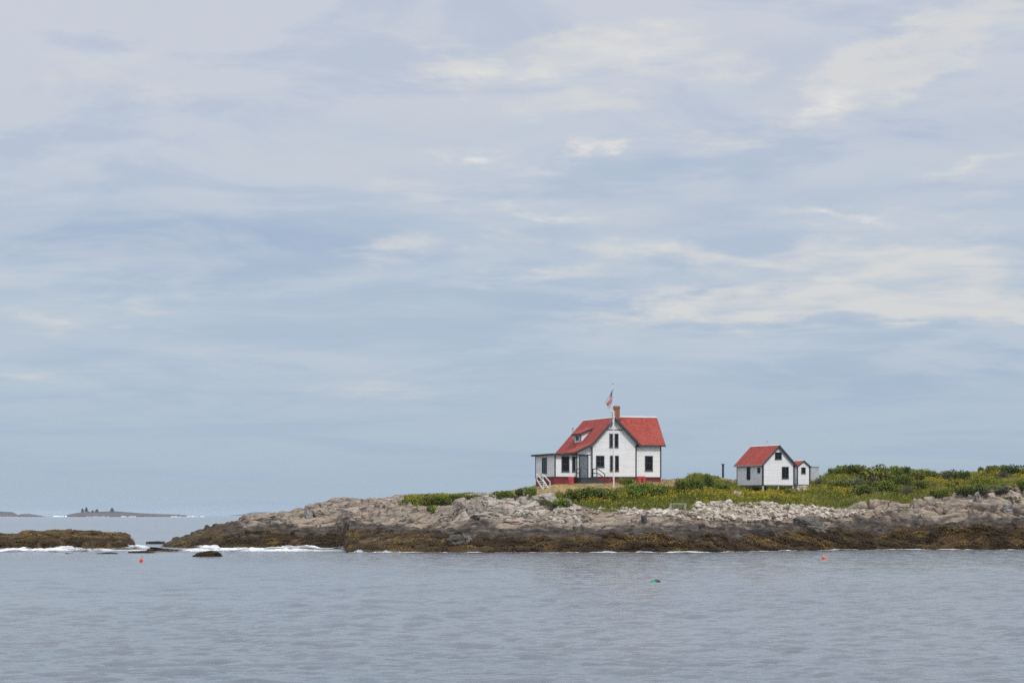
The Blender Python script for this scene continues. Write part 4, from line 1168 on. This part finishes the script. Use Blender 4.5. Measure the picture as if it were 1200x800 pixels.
side_open(875.6, 879.0, 547.6, 561.0, 'window'); side_open(888.2, 890.6, 548.0, 553.4, 'window')
for (u, d) in ((.12, .15), (2.35, .12), (W-.15, .12), (.12, 3.0), (.12, 5.6), (2.3, 3), (W-.2, 3), (W-.2, 5.7)):
    MB().box(u-.10, u+.10, d-.1, d+.1, -.9, zb-.103).build('post', M['silver'], shed)
v = MB().tube((hu, 2.75, za), (hu, 2.75, za+.55), .02, .015, 6).bar((hu-.22, 2.75, za+.38), (hu+.22, 2.75, za+.38), .03, .03)
v.prism([(hu-.1, za+.47), (hu+.2, za+.5), (hu+.2, za+.62), (hu+.02, za+.54)], 2.74, 2.76).build('weather_vane', M['metal'], shed)

# outhouse behind the shed's right corner
OY = 303.0
OP = Vector(((934.2-CX)*OY/F, OY)); OA = rad(24)
OZ = CAMH+(HY-570)*OY/F
oh = tag(empty('outhouse', (OP.x, OP.y, OZ), OA), 'tiny white gabled outhouse with red roof at the right corner of the shed', 'outhouse')
zo = lambda py, u=1, d=0: ZL(py, u, d, OZ, OP, OA)
ow = U(949.0, 0, OP, OA); oz, oe, ob = zo(539.0), zo(546.3), zo(567.5)
osl = (oz-oe)/(ow/2+.12)
MB().prism([(0, ob), (ow, ob), (ow, oz-.12-ow/2*osl), (ow/2, oz-.12), (0, oz-.12-ow/2*osl)], 0, 1.7).build('wall', M['clap'], oh)
orf = MB().prism([(ow/2, oz), (-.14, oe-.02), (-.14, oe-.09), (ow/2, oz-.10), (ow+.14, oe-.09), (ow+.14, oe-.02)], -.15, 1.9).build('roof', M['roof'], oh)
MB().prism([(ow/2, oz+.05), (ow/2-.12, oz-.07), (ow/2, oz+.008), (ow/2+.12, oz-.07)], -.16, 1.92).build('ridge_cap', M['cap'], orf)
MB().prism([(ow/2, oz-.02), (ow+.15, oe-.05), (ow+.15, oe-.2), (ow/2, oz-.16), (-.15, oe-.16), (-.15, oe-.06)], -.18, -.153).build('barge_board', M['trim'], oh)
for u in (.05, ow-.05): MB().box(u-.07, u+.07, -.035, .02, ob, oe+.05).build('corner_board', M['trim'], oh)
window(939.4, 943.4, 547.8, 553.6, 0, root=oh, P=OP, a=OA, base=OZ, fw=.06)
MB().box(.1, ow-.1, .1, 1.6, -1.2, ob-.003).build('foundation', M['grey'], oh)

# pale grey hut beyond
hy_ = 316.0
hx_ = (950.5-CX)*hy_/F; hz_ = CAMH+(HY-556)*hy_/F
hut = tag(empty('grey_hut', (hx_, hy_, hz_), rad(6)), 'plain pale grey flat roofed hut half hidden beyond the outhouse', 'hut')
MB().box(0, 1.08, 0, 2.0, -1.2, 1.0).build('wall', M['grey'], hut)
MB().box(-.05, 1.13, -.05, 2.05, 1.003, 1.1).build('roof', M['metal'], hut)
MB().box(.3, .75, -.02, .0, -.6, .55).build('door', M['grey'], hut)

# weathered metal post with flat cap left of the shed
x, y, z = hit(847.3, 560.5)
mp = tag(empty('capped_post', (x, y, z)), 'dark upright stovepipe post with a flat cap standing on the crest left of the shed', 'post')
hh_ = CAMH+(HY-543.5)*y/F-z
MB().tube((0, 0, -.2), (0, 0, hh_), .15, .14, 14).build('shaft', M['darkwood'], mp)
MB().box(-.36, .36, -.36, .36, hh_, hh_+.05).build('cap', M['metal'], mp, bevel=.01)
MB().box(-.3, .3, -.3, .3, -.2, .1).build('footing', M['grey'], mp)

# lobster trap at the edge of the goldenrod
x, y, z = hit(795, 598)
tr = tag(empty('lobster_trap', (x, y, z), rad(8)), 'old wire lobster trap with a pale frame lying above the cobbles', 'trap')
w, h, dd = .85, .78, .6
fr = MB()
for a in (-w, w):
    for b_ in (0, dd):
        fr.box(a-.035, a+.035, b_-.035, b_+.035, 0, h)
for b_ in (0, dd):
    for zz in (.04, h): fr.bar((-w, b_, zz), (w, b_, zz), .06, .06)
for a in (-w, 0, w):
    for zz in (.04, h): fr.bar((a, 0, zz), (a, dd, zz), .05, .05)
fr.build('trap_frame', M['silver'], tr)
nt = MB()
for k in range(14):
    a = -w+2*w*(k+.5)/14
    nt.box(a-.006, a+.006, -.004, .004, .05, h).box(a-.006, a+.006, dd-.004, dd+.004, .05, h)
for k in range(6):
    zz = h*(k+.5)/6
    nt.box(-w, w, -.010, -.006, zz-.006, zz+.006).box(-w, w, dd+.006, dd+.010, zz-.006, zz+.006)
nt.build('netting', M['net'], tr)
MB().box(-w+.05, w-.05, .05, dd-.05, .05, .09).build('trap_floor', M['wood'], tr)

def stump(px, py, wpx, hpx, mat, name, lab, lean=0, cat='post'):
    x, y, z = hit(px, py); s = y/F; r_ = wpx*s/2
    o = MB().lathe((0, 0, -.2), [(r_*1.05, 0), (r_, .2), (r_*.93, hpx*s*.7), (r_*.95, hpx*s), (r_*.8, hpx*s+.2)], 9).build(name, mat, None)
    o.location = (x, y, z); o.rotation_euler = (0, lean, .4)
    tag(o, lab, cat)
stump(734, 598.5, 3.6, 5.0, M['silver'], 'mooring_post', 'short silvered post at the edge of the goldenrod')
stump(755.5, 612, 7, 7.5, M['darkwood'], 'timber_stump', 'dark weathered timber stump leaning on the bare ledge', -.25, 'stump')

# ------------------------------------------------------------------ lobster buoys
def buoy(px, py, y, scale, mats, label, tilt, stick=.19):
    x = (px-CX)*y/F
    e = tag(empty('lobster_buoy', (x, y, float(sea_z(np.array([[x]]), np.array([[y]]))[0, 0])+.04)), label, 'buoy', 'lobster buoys on the water')
    e.rotation_euler = (0, tilt, .5); e.scale = (scale,)*3
    MB().lathe((0, 0, 0), [(.03, -.24), (.10, -.18), (.125, -.05), (.125, .10), (.09, .19), (.04, .235)], 14).build('float', mats[0], e, smooth=True)
    MB().lathe((0, 0, 0), [(.1275, -.02), (.1285, 0), (.1285, .06), (.1275, .08)], 14).build('band', mats[1], e)
    MB().tube((0, 0, .23), (0, 0, .23+stick), .018, .018, 6).build('spindle', mats[1], e)
    if stick < .1: MB().lathe((0, 0, 0), [(.127, .085), (.128, .10), (.093, .19), (.044, .24)], 14).build('nose', mats[1], e, smooth=True)
    MB().lathe((0, 0, -.30), [(.015, 0), (.03, .02), (.03, .05), (.015, .07)], 8).build('eye', M['darkwood'], e)
M['br'] = simple('red_buoy_paint', (.62, .035, .035), .45, .15, 4); M['bo'] = simple('orange_buoy_paint', (.78, .10, .05), .45, .15, 4)
M['bg'] = simple('green_buoy_paint', (.006, .20, .085), .5, .15, 4); M['bd'] = simple('dark_buoy_paint', (.015, .05, .035), .5, .15, 4)
buoy(165.3, 658.5, 203, 1.15, (M['br'], M['br']), 'small bright red buoy off the left rocks', .25)
buoy(966.3, 655, 217, 1.3, (M['bo'], M['bo']), 'orange red buoy close to the right shore', -.9)
buoy(767.2, 682.6, 141, 1.5, (M['bg'], M['bd']), 'green buoy with a dark end floating nearest the viewer', 1.4, .05)

# ------------------------------------------------------------------ far islands
def far_island(name, pts, y, depth, seed, mat):
    px = np.arange(pts[0][0], pts[-1][0]+.1, .4)
    top = np.interp(px, [p[0] for p in pts], [p[1] for p in pts])
    zt = CAMH-(top-HY)*y/F
    prof = np.array([(-.5, -.15), (-.38, .10), (-.3, .42), (-.1, .75), (.05, .95), (.2, 1.0), (.35, .7), (.5, -.15)])
    vs = []
    for (dd, k) in prof:
        yy = y+dd*depth*np.clip(zt/zt.max(), .15, 1)
        zz = np.where(zt > 0, zt*k, zt)
        zz = zz*(1+.25*(fbm(px*.7+dd*9, px*0+dd*3, seed, 4)-.5)*(k < .98))
        vs.append(np.stack([(px-CX)*yy/F, yy, zz], -1))
    A = np.stack(vs, 0)
    me = grid_mesh(name, A[..., 0], A[..., 1], A[..., 2])
    return tag(mesh_obj(name, me, mat), kind='structure')
def mat_far():
    m, t, b = material('far_shore_rock'); p = t.geo()
    s = t.n.new('ShaderNodeSeparateXYZ'); t.l.new(p, s.inputs[0])
    n = t.noise(p, .03, 5, .6)
    z = t.m('ADD', s.outputs[2], t.m('MULTIPLY', t.m('SUBTRACT', n, .5), 7))
    c = t.mix(t.ramp(z, 1.0, 2.6), (.03, .028, .025), t.mix(n, (.055, .043, .036), (.105, .08, .066)))
    c = t.mix(t.ramp(z, 7.5, 9.0), c, (.035, .042, .02))
    seti(t, b, c, .9)
    return m
M['far'] = mat_far(); M['farwood'] = simple('far_woods', (.035, .045, .035), .9, .4, .05)
FI = 5200.0
far_island('distant_island', [(-70, 600), (-30, 598.8), (0, 599), (15, 599.7), (18.5, 601.6), (21, 603.2), (25, 602), (34, 601.6), (42, 603), (50, 604.4), (54, 605.6)], FI, 240, 3, M['far'])
far_island('distant_island', [(66, 605.6), (71, 604.4), (77, 603.6), (82, 602), (92, 600.3), (103, 599.4), (120, 599), (138, 598.9), (152, 599.9), (165, 600.9), (185, 601.8), (210, 602.6), (222, 603.9), (227, 605.4)], FI, 300, 6, M['far'])
far_island('distant_coast', [(270, 603.5), (287, 602.3), (293, 600.2), (304, 599.5), (318, 599.9), (328, 601.2), (336, 602.0), (380, 603.6)], 12500, 600, 9, M['farwood'])
# surf on the far islands
q = []
for (a, b_, hh) in ((62, 80, 1.3), (142, 160, .8), (100, 130, .5), (198, 216, .7), (216, 240, 1.0), (-10, 20, .4)):
    for k in range(20):
        u = rng.uniform(a, b_); w = rng.uniform(.3, 1.6); h1 = (CAMH-1.9+1.9)*0+rng.uniform(.3, 1)*hh*1.7
        y = FI-135; q.append([((u-w-CX)*y/F, y, .1), ((u+w-CX)*y/F, y, .1), ((u+w*.6-CX)*y/F, y+6, h1), ((u-w*.6-CX)*y/F, y+6, h1*.9)])
q = np.array(q)
tag(mesh_obj('surf', np_mesh('surf', q.reshape(-1, 3), np.arange(len(q)*4).reshape(-1, 4)), simple('white_surf', (.78, .80, .81), .9, .03)), kind='stuff')
def tree_mesh(seed, n=420):
    r = np.random.default_rng(seed)
    z = r.uniform(.22, 1, n); rr = (.5*(1.08-z)**.7)*np.sqrt(r.uniform(.05, 1, n)); rr *= .7+.6*np.abs(np.sin(z*17+seed)); a = r.uniform(0, 6.283, n)
    q_, t_ = leaves(np.cos(a)*rr, np.sin(a)*rr, z, .12, seed)
    me = np_mesh('crown', q_.reshape(-1, 3), np.arange(n*4).reshape(-1, 4)); attr(me, 'tint', np.repeat(t_, 4)); me.materials.append(M['pine'])
    return me
for (px, top, w, base, lab) in ((96.6, 595.6, 4.2, 600.4, 'left spruce of the pair on the far low island'), (101.2, 594.2, 5.0, 600.3, 'taller right spruce of the pair on the far low island'),
                           (108.6, 597.6, 4.0, 600, 'lowest bushy spruce between the pair and the broad one on the far island'), (113.6, 596.6, 5.4, 600, 'broad low spruce in the middle of the far island'), (131.4, 595.0, 6.2, 599.8, 'lone broad spruce on the crest of the far island')):
    y = FI+25; x = (px-CX)*y/F; s = y/F
    z = CAMH+(HY-base)*y/F-1
    e = tag(empty('spruce_tree', (x, y, z)), lab, 'tree', 'trees on the far island')
    hgt = (base-top)*s+1
    c = bpy.data.objects.new('crown', tree_mesh(int(px))); link(c, e); c.scale = (w*s*1.05, w*s*1.05, hgt)
    MB().tube((0, 0, -1), (0, 0, hgt*.85), .35, .1, 7).build('trunk', M['darkwood'], e)

# ------------------------------------------------------------------ haze, sky, light, camera
HAZE = 3.0e-5
hb = MB().box(-7000, 7000, -400, 14200, -4, 21).build('haze', None) if False else None
me = bpy.data.meshes.new('haze'); bm = bmesh.new(); bmesh.ops.create_cube(bm, size=1)
for v in bm.verts: v.co = Vector((v.co.x*24400, v.co.y*14600+6900, (v.co.z+.5)*25.5-4.0))
bm.to_mesh(me); bm.free()
hm = bpy.data.materials.new('sea_air'); hm.use_nodes = True; nt_ = hm.node_tree
for n_ in list(nt_.nodes): nt_.nodes.remove(n_)
out = nt_.nodes.new('ShaderNodeOutputMaterial'); pv = nt_.nodes.new('ShaderNodeVolumePrincipled')
pv.inputs['Color'].default_value = (.74, .84, .95, 1); pv.inputs['Density'].default_value = HAZE
nt_.links.new(pv.outputs[0], out.inputs['Volume'])
tag(mesh_obj('haze', me, hm), kind='stuff')

SUN_EL, SUN_AZ = rad(50), rad(150)               # high, behind the viewer's right shoulder, through thin overcast
w = bpy.data.worlds.new('World'); scene.world = w; w.use_nodes = True
t = NT(w.node_tree)
for n_ in list(t.n): t.n.remove(n_)
out = t.n.new('ShaderNodeOutputWorld')
sky = t.n.new('ShaderNodeTexSky'); sky.sky_type = 'NISHITA'; sky.sun_disc = False
sky.sun_elevation = SUN_EL; sky.sun_rotation = SUN_AZ; sky.air_density = 1.0; sky.dust_density = 1.5
bg1 = t.n.new('ShaderNodeBackground'); t.l.new(sky.outputs[0], bg1.inputs[0]); bg1.inputs[1].default_value = .10
tc = t.n.new('ShaderNodeTexCoord'); s = t.n.new('ShaderNodeSeparateXYZ'); t.l.new(tc.outputs['Generated'], s.inputs[0])
az = t.m('MULTIPLY', t.m('ARCTAN2', s.outputs[0], s.outputs[1]), 2.808)      # thousandths of the picture: direction east of north
el = t.m('MULTIPLY', t.m('ARCSINE', s.outputs[2]), 2.808)                     # and elevation
az0, el0 = az, el
elp = t.m('MAXIMUM', el, 0.0)
vv = t.m('MULTIPLY', t.m('LOGARITHM', t.m('ADD', elp, .10), 2.718), 1.0)
cv = t.n.new('ShaderNodeCombineXYZ'); t._in(cv.inputs[0], az); t._in(cv.inputs[1], vv)
P3 = cv.outputs[0]
nA = t.noise(t.map(P3, (1.7, 3.2, 1), (3.1, .4, 0)), 1.0, 6, .55, .25)
nB = t.noise(t.map(P3, (3.4, 7.0, 1), (7.7, 2.0, 0), (0, 0, .05)), 1.0, 8, .6, .5)
nC = t.noise(t.map(P3, (9.5, 21, 1), (1.3, 5.0, 0), (0, 0, .04)), 1.0, 6, .62, .4)
wv = t.n.new('ShaderNodeCombineXYZ'); t._in(wv.inputs[0], az0); t._in(wv.inputs[1], t.m('MULTIPLY', el0, 2.6))
wn = t.n.new('ShaderNodeTexNoise'); t._in(wn.inputs['Vector'], wv.outputs[0]); wn.inputs['Scale'].default_value = 5.0; wn.inputs['Detail'].default_value = 6; wn.inputs['Roughness'].default_value = .62
ws_ = t.n.new('ShaderNodeSeparateColor'); t.l.new(wn.outputs['Color'], ws_.inputs[0])
az = t.m('ADD', az0, t.m('MULTIPLY', t.m('SUBTRACT', ws_.outputs[0], .5), .34))
el = t.m('ADD', el0, t.m('MULTIPLY', t.m('SUBTRACT', ws_.outputs[1], .5), t.m('MULTIPLY_ADD', t.m('MINIMUM', t.m('MAXIMUM', el0, 0), .6), .24, .03)))
def gb(px, py, sx, sy, tilt=0.0):
    """soft patch of cloud in one direction of the sky"""
    dx = t.m('DIVIDE', t.m('SUBTRACT', az, (px-600)/1000), sx/1000)
    e0 = t.m('SUBTRACT', el, (603-py)/1000)
    if tilt: e0 = t.m('SUBTRACT', e0, t.m('MULTIPLY', t.m('SUBTRACT', az, (px-600)/1000), tilt))
    dy = t.m('DIVIDE', e0, sy/1000)
    r2 = t.m('ADD', t.m('MULTIPLY', dx, dx), t.m('MULTIPLY', dy, dy))
    return t.m('EXPONENT', t.m('MULTIPLY', r2, -1.0))
def addup(lst):
    acc = None
    for (wt, *a) in lst:
        v = t.m('MULTIPLY', gb(*a), wt)
        acc = v if acc is None else t.m('ADD', acc, v)
    return acc
cream = addup([(1.25, 960, 358, 250, 24), (.8, 1150, 362, 120, 22), (.40, 770, 362, 60, 9), (1.0, 985, 118, 105, 26, .38), (.95, 1090, 70, 120, 30, .30), (.8, 1130, 30, 120, 30, .2),
               (.85, 665, 186, 48, 11, .15), (.8, 527, 184, 26, 8), (.8, 752, 190, 34, 7), (.6, 990, 256, 46, 7), (.5, 1130, 208, 70, 12, .1), (.45, 1140, 242, 60, 8),
               (.8, 590, 85, 150, 34), (.75, 740, 75, 130, 26), (.6, 700, 140, 120, 16), (.55, 820, 180, 120, 14), (.55, 640, 256, 70, 10), (.6, 480, 292, 140, 18), (.5, 780, 300, 140, 14), (.55, 640, 330, 70, 8), (.55, 190, 350, 110, 10),
               (.38, 60, 437, 60, 8), (.36, 440, 458, 180, 16), (.45, 120, 380, 160, 8), (.45, 560, 395, 60, 7), (.4, 150, 110, 160, 40), (.6, 900, 300, 240, 26), (.5, 1100, 300, 120, 30), (.5, 560, 230, 140, 16)])
bluer = addup([(1.0, 60, 275, 330, 34), (.75, 330, 300, 180, 36), (.7, 850, 335, 130, 12), (.8, 880, 245, 170, 22, .08), (.65, 560, 365, 140, 20), (.75, 900, 80, 80, 30, .3), (.5, 1120, 160, 140, 40), (.4, 700, 220, 260, 16), (.5, 200, 400, 300, 12), (.55, 850, 450, 600, 40), (.35, 430, 160, 180, 20)])
tex = t.m('ADD', t.m('MULTIPLY', nB, .62), t.m('MULTIPLY', nC, .38))
elf = t.m('DIVIDE', elp, .603)
lavender = t.ramp(elf, .25, .95)
low = t.ramp(elf, .30, .0)
C_mid, C_low, C_top, C_blue, C_cream = (.462, .556, .660), (.395, .503, .612), (.606, .636, .712), (.350, .455, .622), (.690, .690, .690)
c = t.mix(lavender, C_mid, C_top)
c = t.mix(low, c, C_low)
nmix = t.m('ADD', t.m('MULTIPLY', nA, .55), t.m('MULTIPLY', nB, .45))
bl = t.m('MULTIPLY', bluer, t.ramp(nmix, .30, .66), None)
bl = t.m('ADD', t.m('MULTIPLY', bl, .85), t.m('MULTIPLY', t.ramp(nB, .54, .36), .38), clamp=True)
c = t.mix(bl, c, C_blue)
thin = t.m('MULTIPLY', t.ramp(t.m('ADD', t.m('MULTIPLY', nmix, .6), t.m('MULTIPLY', tex, .4)), .47, .62), .62)                          # thin veil streaks all over
c = t.mix(t.m('MULTIPLY', thin, t.ramp(elf, .05, .45)), c, (.595, .630, .690))
cr = t.ramp(t.m('ADD', cream, t.m('MULTIPLY', t.m('SUBTRACT', tex, .5), 3.6)), .10, 1.15)
cr = t.m('MULTIPLY', cr, t.ramp(cream, .05, .55))
cr = t.m('MULTIPLY', cr, t.ramp(nC, .30, .62, .55, 1.1), None, True)
c = t.mix(t.m('MULTIPLY', cr, .92), c, C_cream)
hot = t.m('MULTIPLY', addup([(1.0, 660, 188, 52, 9, .2), (1.0, 527, 184, 28, 8), (.9, 750, 189, 36, 6), (.7, 590, 95, 60, 12), (.6, 740, 75, 60, 10), (.45, 990, 256, 44, 5), (.9, 945, 135, 60, 10, .35), (.7, 640, 260, 20, 5), (.25, 1130, 206, 40, 6)]), t.ramp(tex, .44, .62))
c = t.mix(t.m('MULTIPLY', hot, 1.05, clamp=True), c, (.83, .815, .79))
# the overcast brightens overhead, above the frame
zen = t.ramp(el0, .62, 2.2, 1.0, 2.0)
bg2 = t.n.new('ShaderNodeBackground'); t.l.new(c, bg2.inputs[0]); t.l.new(zen, bg2.inputs[1])
mx = t.n.new('ShaderNodeMixShader'); mx.inputs[0].default_value = .93
t.l.new(bg1.outputs[0], mx.inputs[1]); t.l.new(bg2.outputs[0], mx.inputs[2]); t.l.new(mx.outputs[0], out.inputs[0])

sl = bpy.data.lights.new('Sun', 'SUN'); sl.energy = 2.2; sl.angle = rad(7); sl.color = (1.0, .96, .90)
so = bpy.data.objects.new('Sun', sl); link(so)
dirv = Vector((math.sin(SUN_AZ)*math.cos(SUN_EL), math.cos(SUN_AZ)*math.cos(SUN_EL), math.sin(SUN_EL)))
so.rotation_euler = dirv.to_track_quat('Z', 'Y').to_euler(); so.location = dirv*400

cam = bpy.data.cameras.new('Camera'); co = bpy.data.objects.new('Camera', cam); link(co)
co.location = (0, 0, CAMH); co.rotation_euler = (rad(90), 0, 0)
cam.sensor_width = 36; cam.lens = 36*F/1200; cam.shift_y = (HY-400)/1200
cam.clip_start = .5; cam.clip_end = 30000
scene.camera = co

scene.render.engine = 'CYCLES'
cy_ = scene.cycles
cy_.use_denoising = False
try: cy_.denoiser = 'OPENIMAGEDENOISE'
except Exception: pass
cy_.max_bounces = 6; cy_.volume_bounces = 1; cy_.transparent_max_bounces = 12
cy_.use_adaptive_sampling = True; cy_.adaptive_threshold = .01
vs_ = scene.view_settings
vs_.view_transform = 'Standard'; vs_.look = 'None'; vs_.exposure = 0; vs_.gamma = 1; vs_.use_curve_mapping = False
